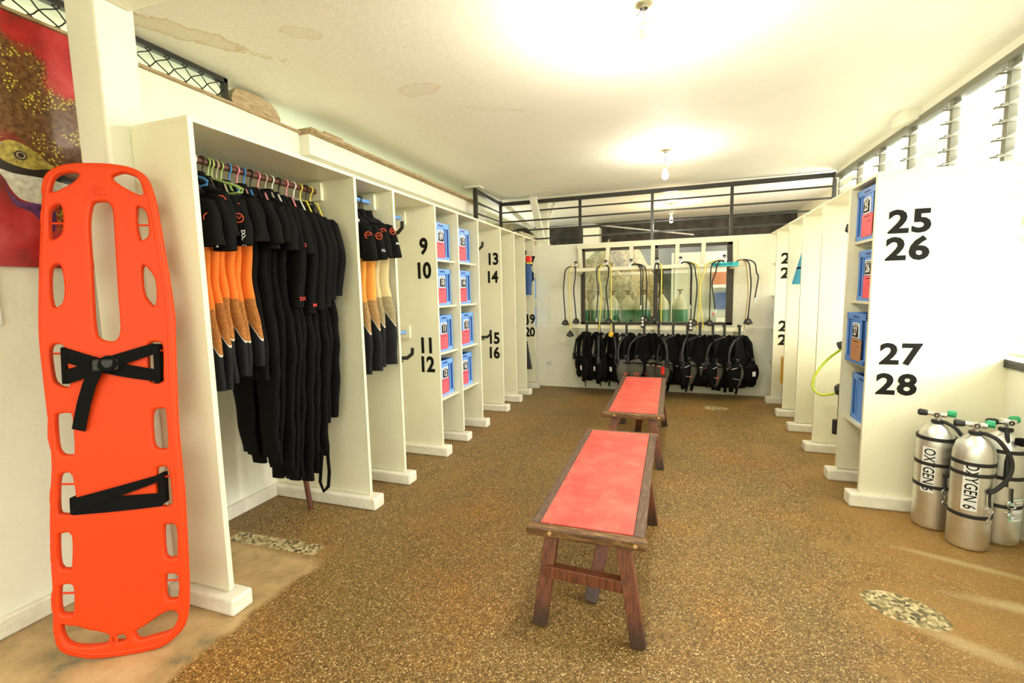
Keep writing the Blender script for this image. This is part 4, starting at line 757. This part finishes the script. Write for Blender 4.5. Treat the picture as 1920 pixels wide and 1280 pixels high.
# ================= BUOYANCY VESTS =================
def bcd(x, y, z, rz, label, style, seed, rail_y):
    rg = random.Random(seed); t = thing('buoyancy_vest', label, 'diving vest', (0, 0, 0), 'black buoyancy vests under the lower rail'); pk = neog if style == 'grey' else neo
    sc = 1.0
    prof = [(-.13, (.05, .03)), (-.16, (.085, .035)), (-.24, (.11, .04)), (-.34, (.115, .045)), (-.44, (.15, .055)), (-.55, (.19, .065)), (-.66, (.195, .065)), (-.73, (.16, .055)), (-.76, (.10, .04))]
    ph = rg.uniform(0, 6); rings = []; zz = -.13
    while zz > -.761:
        w, d = lerp_prof(prof, zz); rings.append(ring(.006*math.sin(20*zz+ph), .01*math.sin(12*zz+ph), zz, w, d, 20, .8)); zz -= .03
    MB().loft(rings).build('back_bladder', neo, t, smooth=True, local=True)
    for s in (-1, 1):
        w0 = rg.uniform(.0, .02)
        MB().tube([(s*.045, .02, -.12), (s*.06, -.03, -.13), (s*.085, -.07, -.20), (s*.10, -.085, -.32), (s*(.115+w0), -.08, -.44), (s*.12, -.06, -.52)], lambda q: .030+.006*math.sin(q*6), 10, .45, (0, 1, 0)).build('shoulder_strap', neo, t, smooth=True, local=True)
        rings = []
        for k in range(9):
            a = k/8; zz = -.43-.31*a; f = math.sin(max(.10, min(1, a*1.15+.12))*math.pi*.86)**.5 if 0 < a < 1 else .35
            rings.append(ring(s*(.105+.015*a), -.075, zz, .100*f, .045*f, 16, .7))
        MB().loft(rings).build('pocket', pk, t, smooth=True, local=True)
        MB().box((s*.10-.02, -.125, -.415), (s*.10+.02, -.095, -.375)).build('buckle', black, t, bevel=.005, local=True)
    MB().tube([(-.15, -.09, -.47), (-.07, -.135, -.475), (.0, -.14, -.48), (.07, -.135, -.475), (.15, -.09, -.47)], .018, 8, .3, (0, 0, 1)).build('waist_strap', neo, t, smooth=True, local=True)
    hx = rg.choice((-1, -1, 1))
    MB().tube([(hx*.03, -.03, -.13), (hx*.10, -.06, -.15), (hx*.17, -.09, -.22), (hx*.20, -.10, -.32), (hx*.205, -.11, -.42)], lambda q: .014+.002*math.sin(q*90), 10).build('inflator_hose', rubber, t, smooth=True, local=True)
    MB().box((hx*.205-.018, -.13, -.49), (hx*.205+.018, -.09, -.41)).cyl((hx*.205, -.11, -.48), (hx*.24, -.12, -.50), .012).build('inflator_mouthpiece', black, t, bevel=.004, local=True)
    sx = rg.uniform(-.10, .10); dl = rg.uniform(.80, .86)
    MB().tube([(sx, -.03, -.72), (sx+.01, -.035, -.78), (sx+rg.uniform(-.02, .03), -.03, -dl)], .018, 8, .3, (0, 1, 0)).build('dangling_strap', neo, t, smooth=True, local=True)
    MB().box((sx-.09, -.05, -.80), (sx-.04, -.02, -.72)).build('weight_pouch', neo, t, bevel=.008, local=True)
    if style == 'grey':
        px_ = .07; MB().torus((px_, -.125, -.50), .012, .0035, (0, 1, 0), n=14, m=6).build('orange_dot_logo', logo_o, t, local=True)
        MB().box((px_-.055, -.124, -.505), (px_-.020, -.121, -.494)).box((px_+.020, -.124, -.505), (px_+.055, -.121, -.494)).build('white_word_mark', wht, t, local=True)
        MB().torus((-.10, -.122, -.62), .024, .002, (0, 1, 0), 200, 340, 12, 6).torus((-.10, -.122, -.62), .024, .002, (0, 1, 0), 20, 160, 12, 6).box((-.135, -.125, -.624), (-.065, -.121, -.617)).build('round_size_logo', logo_o, t, local=True)
    else:
        MB().tube([(-.17, -.115, -.50), (-.12, -.124, -.485), (-.06, -.122, -.475)], .004, 6).tube([(-.17, -.105, -.60), (-.12, -.122, -.62), (-.07, -.12, -.63)], .003, 6).build('silver_piping', silver, t, local=True)
        MB().box((.10, -.128, -.60), (.14, -.115, -.54)).build('white_tag', wht, t, bevel=.004, local=True)
    if style == 'grey' and seed % 2: MB().box((.14, -.14, -.60), (.18, -.11, -.50)).build('red_dump_toggle', mat('red_toggle', (.85, .03, .02), .4), t, bevel=.008, local=True)
    t.location = (x, y, z); t.scale = (1.12, 1.15, 1.06); t.rotation_euler = (0, 0, R(rz)); return t
def rail_hanger(x, y, z, rz, label):
    t = thing('equipment_hanger', label, 'hanger', (0, 0, 0), 'black hangers hooked over the lower white rail')
    MB().box((-.015, .055, -.045), (.015, .067, .03)).box((-.015, -.067, .022), (.015, .067, .034)).box((-.015, -.067, -.10), (.015, -.055, .03)).box((-.015, -.067, -.112), (.015, .0, -.10)).build('hook', black, t, bevel=.003, local=True)
    MB().tube([(-.13, 0, -.19), (-.10, 0, -.155), (0, 0, -.115), (.10, 0, -.155), (.13, 0, -.19)], .014, 8, .8).build('shoulder_arm', black, t, smooth=True, local=True)
    t.location = (x, y, z); t.rotation_euler = (0, 0, 0); return t
# rails on the back wall
RY = 6.74
lr = thing('gear_rail', 'lower white wooden rail on the back wall carrying the black vests', 'rail', (-.3, RY, .95))
MB().bar((-1.475, RY, .985), (.90, RY, .945), .105, .05, (0, 0, 1)).build('plank', paint, lr, bevel=.003)
for x in (-1.33, -.25, .80): MB().bar((x, RY+.01, .94), (x+.02, YB-.014, .66), .04, .05, (1, 0, 0)).build('bracket', paint, lr); MB().box((x-.02, RY, .95), (x+.02, YB-.014, .965)).build('bracket', paint, lr)
ur = thing('gear_rail', 'upper white wooden rack with uprights in front of the window', 'rack', (-.3, RY, 1.8))
MB().bar((-1.465, RY, 1.79), (.905, RY, 1.80), .16, .05, (0, 0, 1)).build('plank', paint, ur, bevel=.003)
MB().box((-1.36, YB-.075, 2.115), (.84, YB-.014, 2.175)).build('top_board', paint, ur, bevel=.003)
for xt, xb in ((-1.32, -1.30), (-.90, -.93), (-.57, -.56), (-.27, -.27), (.06, .05), (.40, .385), (.79, .80)): MB().bar((xt, YB-.045, 2.13), (xb, YB-.045, 1.78), .055, .05, (0, 1, 0)).build('upright', paint, ur, bevel=.002)
for x in (-1.30, -.27, .75): MB().box((x-.02, RY, 1.75), (x+.02, YB-.014, 1.768)).build('bracket', paint, ur)
tape = MB().box((.475, RY-.0835, 1.773), (.80, RY-.081, 1.827)).build('label_tape', mat('turquoise_tape', (.03, .50, .58), .5), ur)
text('tape_writing', 'Regulator for IDM', .023, numb, (.61, RY-.085, 1.802), (1, 0, 0), (0, 0, 1), tape, .0006, 0, .95)
BC = [(-1.16, 'silver', -62, 'leftmost black vest with silver piping, seen edge on'), (-.98, 'silver', -58, 'second black vest from the left, with silver piping'), (-.78, 'silver', -50, 'third black vest from the left, with white tag and piping'), (-.60, 'grey', 40, 'narrow grey pocketed vest just right of the three piped vests'), (-.36, 'grey', 8, 'broad grey pocketed vest behind the far end of the red bench'), (-.17, 'grey', -35, 'grey pocketed vest with orange dot, just right of the bench top'), (.02, 'grey', 12, 'grey pocketed vest in the middle of the right half'), (.20, 'silver', 48, 'black vest turned sideways between two grey pocketed ones'), (.36, 'grey', -8, 'grey pocketed vest with a red toggle on its side'), (.52, 'silver', 55, 'dark vest squeezed behind the rightmost broad grey one'), (.66, 'grey', 4, 'broad grey pocketed vest second from the right end'), (.84, 'silver', 30, 'rightmost black vest at the end of the lower rail')]
for k, (x, stl_, rz, lab) in enumerate(BC):
    zz = .985-(x+1.475)/2.375*.04+.026; rail_hanger(x, RY, zz, rz, 'black hanger on the lower rail holding the %s vest from the left' % ordn[k if k < 11 else 11].replace('farthest', 'last'))
    bcd(x, RY+(.01 if stl_ == 'silver' and k > 3 else -.03)-(k % 2)*.02, zz+.0, rz, lab, stl_, 300+k*3, RY)
# ================= REGULATORS =================
def hose_pts(x0, y0, z0, x1, z1, out, n=8):
    # from the first stage on the rack over its front edge, hanging down
    return [Vector(p) for p in cat_rom([(x0, y0, z0), (x0+(x1-x0)*.4, y0-.07, z0+.015), (x1-(x1-x0)*.1, RY-.105, z0-.03), (x1+out*.3, RY-.115, z0-.16), (x1+out, RY-.11, z0-.45*(z0-z1)), (x1+out*.4, RY-.10, z0-.8*(z0-z1)), (x1, RY-.10, z1)], 5, False)]
def regulator(x, label, hoses, stage=True):
    zt = 1.82+(x+1.4)*.004; t = thing('diving_regulator', label, 'regulator', (x, RY, zt), 'diving regulators on the upper rack')
    if stage:
        MB().cyl((x, RY-.02, zt+.012), (x, RY+.045, zt+.012), .018).cyl((x, RY, zt+.012), (x, RY, zt+.055), .024, .02).torus((x, RY-.03, zt+.045), .024, .006, (0, 1, 0)).build('first_stage', chrome, t, smooth=True)
        MB().cyl((x, RY, zt+.056), (x, RY, zt+.10), .018, .022).build('yoke_knob', black, t, smooth=True)
    for (dx, z1, out, m, end) in hoses:
        p = hose_pts(x, RY-.01, zt+.008, x+dx, z1, out); MB().tube(p, .0085, 8).build('hose', m, t, smooth=True); e = p[-1]
        if end == 'second':
            MB().cyl(e, (e.x, e.y, e.z-.03), .011).lathe([(.001, -.026), (.03, -.026), (.042, -.010), (.043, .012), (.030, .024), (.001, .026)], (e.x, e.y, e.z-.062), 20, 'y').build('second_stage', black, t, smooth=True)
            MB().cyl((e.x, e.y-.03, e.z-.062), (e.x, e.y-.026, e.z-.062), .022).build('purge_cover', neog, t); MB().box((e.x-.055, e.y-.012, e.z-.09), (e.x+.055, e.y+.012, e.z-.07)).build('mouthpiece', rubber, t, bevel=.005)
        elif end == 'octo':
            MB().cyl(e, (e.x, e.y, e.z-.03), .011).lathe([(.001, -.026), (.03, -.026), (.040, -.010), (.041, .012), (.001, .024)], (e.x, e.y, e.z-.060), 20, 'y').build('second_stage', mat('yellow_octopus', (.80, .50, .03), .4), t, smooth=True)
        elif end == 'gauge':
            MB().box((e.x-.024, e.y-.016, e.z-.15), (e.x+.024, e.y+.016, e.z+.01)).build('gauge_console', rubber, t, bevel=.010)
            for q in (.02, .065, .11): MB().cyl((e.x, e.y-.019, e.z-q), (e.x, e.y-.015, e.z-q), .017).build('gauge_dial', wht, t)
        else: MB().cyl(e, (e.x, e.y, e.z-.05), .009).build('coupling', chrome, t, smooth=True)
regulator(-1.33, 'leftmost regulator, black and yellow hoses beyond the rack end', [(-.14, 1.10, -.02, rubber, 'second'), (-.07, .93, .0, yel, 'second'), (.02, 1.12, -.03, rubber, 'second')])
regulator(-.90, 'second regulator from the left, hoses crossing the left pane', [(-.12, 1.10, .03, rubber, 'end'), (-.08, .93, .03, yel, 'end'), (.06, 1.12, -.04, rubber, 'second'), (.09, .93, .0, yel, 'octo')])
regulator(-.55, 'regulator with three dialled gauge left of the window mullion', [(.17, 1.12, -.01, rubber, 'gauge'), (.21, 1.14, .01, rubber, 'second'), (.14, 1.28, .0, rubber, 'end')])
regulator(-.20, 'regulator hanging in front of the window mullion', [(-.03, 1.15, .0, rubber, 'second'), (.02, 1.11, .02, rubber, 'second'), (.06, 1.04, .0, yel, 'end')])
regulator(.10, 'regulator with yellow hose in the middle of the right pane', [(.14, 1.08, .0, rubber, 'gauge'), (.18, 1.10, .03, rubber, 'second'), (.22, .96, .03, yel, 'end'), (.13, 1.28, .0, rubber, 'end')])
regulator(.64, 'regulator above the turquoise tape, yellow hose swinging out left', [(-.17, 1.10, .0, rubber, 'second'), (-.24, .96, -.06, yel, 'end'), (-.10, 1.22, -.05, rubber, 'end')])
regulator(.78, 'rightmost regulator, hoses dropping past the rack end', [(.11, .95, .03, mat('tan_hose', (.42, .30, .14), .5), 'end'), (.15, 1.12, .02, rubber, 'second'), (.22, 1.36, .03, rubber, 'end')], stage=False)
# ================= OXYGEN TANKS =================
def tank(x, y, rot, label, bands, lab=True, hose=True, tilt=0):
    t = thing('oxygen_tank', label, 'tank', (0, 0, 0), 'silver oxygen tanks by the end panel'); r = .092
    MB().lathe([(.001, 0), (.080, 0), (.090, .008), (r, .02), (r, .52), (.089, .56), (.078, .60), (.055, .632), (.03, .648), (.024, .655), (.001, .655)], (0, 0, 0), 40).build('tank_body', alu, t, smooth=True, local=True)
    MB().lathe([(.026, .652), (.032, .655), (.032, .668), (.026, .67)], (0, 0, 0), 24).build('neck_ring', rubber, t, smooth=True, local=True)
    v = MB().cyl((0, 0, .66), (0, 0, .715), .017).cyl((-.046, 0, .705), (.042, 0, .705), .014).lathe([(.001, -.034), (.018, -.034), (.020, -.02), (.020, .02), (.001, .02)], (0, 0, .705), 20, 'y'); v.build('valve', chrome, t, smooth=True, local=True)
    MB().torus((0, -.036, .705), .010, .003, (0, 1, 0), n=16, m=6).build('outlet_ring', rubber, t, smooth=True, local=True)
    MB().lathe([(.001, -.095), (.016, -.094), (.021, -.085), (.018, -.052), (.012, -.045), (.001, -.045)], (0, 0, .705), 12, 'x').build('valve_knob', black, t, local=True)
    MB().lathe([(.001, .035), (.014, .036), (.021, .045), (.021, .075), (.001, .078)], (.0, .03, .712), 12, 'x').build('valve_knob', green, t, local=True)['label'] = 'green valve knob'
    for z in bands:
        MB().lathe([(r, z-.010), (r+.004, z-.010), (r+.004, z+.010), (r, z+.010)], (0, 0, 0), 40).build('band_strap', rubber, t, smooth=True, local=True)
    if lab:
        a0, a1 = R(-97-22), R(-97+20); za, zb = .235, .515; n = 10
        m = MB(); vs = []
        for k in range(n+1):
            a = a0+(a1-a0)*k/n
            for (rr_, z) in ((r+.0006, za), (r+.0006, zb)): vs.append((rr_*math.cos(a), rr_*math.sin(a), z))
        m.add(vs, [(2*k, 2*k+2, 2*k+3, 2*k+1) for k in range(n)]); lo_ = m.build('paper_label', wht, t, smooth=True, local=True)
        tx = text('label_lettering', 'OXYGEN 6', .052, numb, (0, 0, 0), (1, 0, 0), (0, 1, 0), None, .0, .012, 1.0); tx.parent = lo_
        bm = bmesh.new(); bm.from_mesh(tx.data); bmesh.ops.triangulate(bm, faces=bm.faces)
        for _ in range(3): bmesh.ops.subdivide_edges(bm, edges=[e for e in bm.edges if e.calc_length() > .008], cuts=1); bmesh.ops.triangulate(bm, faces=bm.faces)
        bm.to_mesh(tx.data); bm.free()
        xs = [v_.co.x for v_ in tx.data.vertices]; L = (max(xs)-min(xs)); kx = .262/L; mx_ = (max(xs)+min(xs))/2; am = (a0+a1)/2
        for v_ in tx.data.vertices:
            q = (v_.co.x-mx_)*kx; p = v_.co.y; a = am+p/r; v_.co = ((r+.0016)*math.cos(a), (r+.0016)*math.sin(a), (za+zb)/2-q)
    if hose:
        MB().tube([Vector(p) for p in cat_rom([(.03, -.01, .665), (.085, -.02, .64), (.13, -.03, .57), (.145, -.03, .50), (.13, -.04, .43), (.095, -.055, .375), (.06, -.085, .352)], 4, False)], .011, 8).build('rubber_bungee', rubber, t, smooth=True, local=True)
    ca = R(-50) if hose else R(-100); c = Vector((math.cos(ca), math.sin(ca), 0)); p0 = c*(r+.012)+Vector((0, 0, .35))
    MB().tube([p0, p0+Vector((0, 0, -.03)), p0+Vector((.004, 0, -.08))], .006, 8, .6).build('clip_cord', rubber, t, smooth=True, local=True)
    p1 = p0+Vector((.004, 0, -.095)); MB().torus(p1, .020, .0025, (c.x, c.y, 0), n=18, m=6).tube([p1+Vector((0, 0, -.02)), p1+Vector((0, 0, -.045))], .006, 8).torus(p1+Vector((0, 0, -.065)), .013, .003, (c.x, c.y, 0), n=16, m=6).build('bolt_snap', chrome, t, smooth=True, local=True)
    t.location = (x, y, .001); t.rotation_euler = (R(tilt), 0, R(rot)); return t
tank(1.545, 3.452, -33, 'back left silver oxygen tank, touching the end panel', (.565, .41, .27))
tank(1.625, 3.238, -21, 'front silver oxygen tank with white lettered label, middle of three', (.50, .44, .20))
t3 = tank(1.815, 3.352, 8, 'right silver oxygen tank with small green bordered paper, by the wall', (.55, .40, .235), lab=False, hose=False)
vs = []; r = .0935
for k in range(9):
    a = R(-100+62*k/8)
    for z in (.15, .29): vs.append((r*math.cos(a), r*math.sin(a), z))
gl = MB().add(vs, [(2*k, 2*k+2, 2*k+3, 2*k+1) for k in range(8)]).build('paper_label', mat('green_edge_paper', (.35, .62, .42), .5), t3, smooth=True, local=True)
vs = [(v[0]*1.004, v[1]*1.004, .155 if v[2] < .2 else .285) for v in vs][2:-2]
MB().add(vs, [(2*k, 2*k+2, 2*k+3, 2*k+1) for k in range(6)]).build('label_field', wht, gl, smooth=True, local=True)
ln = MB()
for z in (.27, .25, .235, .19, .18, .17): ln.lathe([(.0944, z), (.0945, z), (.0945, z+.0025), (.0944, z+.0025)], (0, 0, 0), 8)
ln = MB()
for z in (.272, .255, .243, .195, .183, .171):
    ln.add([(.0946*math.cos(R(-88+6*k)), .0946*math.sin(R(-88+6*k)), z+d) for k in range(8) for d in (0, .003)], [(2*k, 2*k+2, 2*k+3, 2*k+1) for k in range(7)])
ln.build('printed_line', neog, gl, local=True)
MB().box((-.02, -.13, .60), (.02, -.085, .64)).build('foam_block', neo, t3, bevel=.006, local=True)
MB().tube([(-.02, -.03, .68), (-.03, -.06, .60), (-.045, -.09, .45), (-.05, -.10, .36)], .011, 8).build('rubber_bungee', rubber, t3, smooth=True, local=True)
# ================= BULBS =================
def bulb(x, y, zc, drop, label, power, col, rose=True, r=.032):
    t = thing('hanging_bulb', label, 'light bulb', (x, y, zc))
    MB().lathe([(.001, 0), (.14, 0), (.13, -.008), (.001, -.010)], (x, y, zc-.0005), 32).build('ceiling_disc', mat('cream_disc', (.72, .68, .45), .6), t, smooth=True)
    MB().cyl((x, y, zc-.012), (x, y, zc-.03), .02).build('ceiling_hook', chrome, t)
    MB().cyl((x, y, zc-.02), (x, y, zc-drop), .0035, n=6).tube([(x, y, zc-.03), (x-.02, y-.01, zc-.045), (x-.035, y-.015, zc-.07), (x-.03, y, zc-.05)], .003, 6).build('cord', mat('grey_cord', (.30, .30, .32), .5), t)
    MB().lathe([(.001, 0), (.045, 0), (.045, -.008), (.022, -.012), (.022, -.06), (.001, -.06)], (x, y, zc-drop), 20).build('socket', mat('ivory_socket', (.80, .74, .55), .4), t, smooth=True)
    g = MB().lathe([(.001, -.055), (.014, -.06), (.018, -.075), (r, -.11), (r*1.03, -.13), (r*.8, -.155), (.001, -.165)], (x, y, zc-drop), 20).build('bulb_glass', mat('lit_bulb_%s' % ('warm' if col[2] < .7 else 'white'), col, .3, emit=14), t, smooth=True)
    l = bpy.data.lights.new('bulb_light', 'POINT'); l.energy = power; l.color = col; l.shadow_soft_size = .06; lo = bpy.data.objects.new('bulb_light', l); C.objects.link(lo); lo.location = (x, y, zc-drop-.22)
bulb(-.16, 2.62, ZC, .12, 'bare bulb nearest the camera at the top of the picture', 48, (1, .95, .80))
bulb(-.09, 5.30, ZC, .14, 'bare white bulb hanging in front of the railing', 20, (1, .95, .82))
bulb(-.037, 8.55, ZC, .17, 'warm bulb hanging beyond the railing in the back room', 30, (1, .72, .38))
# ================= ODDMENTS =================
sk = thing('wall_socket', 'small white wall socket low on the back wall', 'socket', (-1.82, YB-.012, .37))
MB().box((-1.865, YB-.022, .33), (-1.775, YB-.0125, .41)).build('plate', wht, sk, bevel=.004); MB().box((-1.85, YB-.0235, .36), (-1.835, YB-.0215, .38)).box((-1.81, YB-.0235, .36), (-1.80, YB-.0215, .38)).build('slot', neog, sk)
# gear in the bay beside numbers 17 to 20
v = thing('blue_vest', 'dark blue vest on a hanger in the left bay beside number 17', 'diving vest', (-2.35, 6.6, 2.1))
MB().loft([ring(-2.13+.02*math.sin(5*q), 6.66, 1.93-.48*q, .13+.04*q, .05, 16) for q in [k/8 for k in range(9)]]).build('vest_body', mat('dark_blue_nylon', (.02, .07, .22), .6), v, smooth=True)
MB().box((-2.05, 6.60, 1.93), (-1.98, 6.70, 2.02)).build('red_pouch', mat('red_toggle', (.85, .03, .02), .4), v, bevel=.01); MB().box((-2.04, 6.60, 1.90), (-1.96, 6.66, 1.93)).build('yellow_buckle', yel, v, bevel=.006)
gear_hanger(-2.30, 6.62, 2.20, 'black hanger above the dark blue vest beside number 17', s=1)
gear_hanger(-2.28, 6.62, 1.18, 'black hanger with dark strap beside number 19')
tag(MB().loft([ring(-2.07, 6.60, .76-.42*q, .03+.07*q, .02, 12) for q in [k/6 for k in range(7)]]).build('swim_fin', rubber, smooth=True), 'black tapering fin hanging beside number 20', 'fin')
# right-hand bays
tv = thing('teal_vest', 'teal and black vest in a right locker bay', 'diving vest', (1.5, 5.7, 1.9)); tm = mat('teal_blue_nylon', (.05, .33, .50), .6)
MB().loft([ring(1.39-.03*q, 5.82, 1.88-.36*q, .07+.06*q, .06, 16) for q in [k/8 for k in range(9)]]).build('vest_body', tm, tv, smooth=True); MB().loft([ring(1.395-.02*q, 5.82, 1.725-.04*q, .108, .063, 16) for q in (0, 1)]).build('chest_band', neo, tv, smooth=True)
MB().tube([(1.40, 5.82, 1.58), (1.38, 5.82, 1.40), (1.34, 5.82, 1.26), (1.33, 5.82, 1.18)], .022, 8, .5, (1, 0, 0)).build('hanging_strap', neo, tv, smooth=True); MB().tube([(1.43, 5.82, 1.86), (1.46, 5.82, 1.98), (1.46, 5.82, 2.10)], .018, 8).build('shoulder_strap', neo, tv, smooth=True)
def wall_hook(x, y, z, lab): tag(MB().tube([(x+.15, y, z-.01), (x+.02, y, z-.02), (x-.02, y, z+.01), (x-.01, y, z+.05), (x+.01, y, z+.06)], .014, 8).build('hanger_end', black, smooth=True), lab, 'hanger')
wall_hook(1.345, 4.5, 1.93, 'black hanger end poking out beside the top blue crate'); wall_hook(1.31, 6.2, 1.90, 'black hanger end above number 21')
ry = thing('diving_regulator', 'regulator with lime yellow hose looping out of a right locker bay', 'regulator', (1.42, 4.5, 1.0))
MB().tube([Vector(p) for p in cat_rom([(1.37, 4.50, 1.0), (1.34, 4.53, .965), (1.27, 4.62, .86), (1.19, 4.62, .73), (1.17, 4.6, .62), (1.22, 4.58, .565), (1.28, 4.55, .575), (1.35, 4.5, .61)], 5, False)], .011, 8).build('hose', yelg, ry, smooth=True)
MB().tube([(1.38, 4.5, 1.3), (1.36, 4.5, 1.0), (1.37, 4.5, .75), (1.36, 4.5, .62)], .014, 8).cyl((1.31, 4.5, 1.0), (1.40, 4.5, 1.03), .03).build('black_hose', rubber, ry, smooth=True)
MB().lathe([(.001, -.03), (.035, -.03), (.05, -.012), (.05, .015), (.001, .03)], (1.34, 4.5, .63), 20, 'x').build('second_stage', black, ry, smooth=True)
tag(MB().loft([ring(1.34, 4.5, .37-.12*q, .04, .03, 14) for q in (0, .1, .9, 1)]).build('weight_pouch', rubber, smooth=True), 'small black pouch low in the right bay below the lime hose', 'pouch')
MB().cyl((1.34, 4.5, .37), (1.34, 4.5, .60), .008).build('strap_cord', rubber, ry)
tag(MB().box((1.80, 4.93, 2.87), (1.93, 5.13, 2.949)).build('ceiling_plank', plaster), 'short white plank at the ceiling above the right louvres', 'plank')
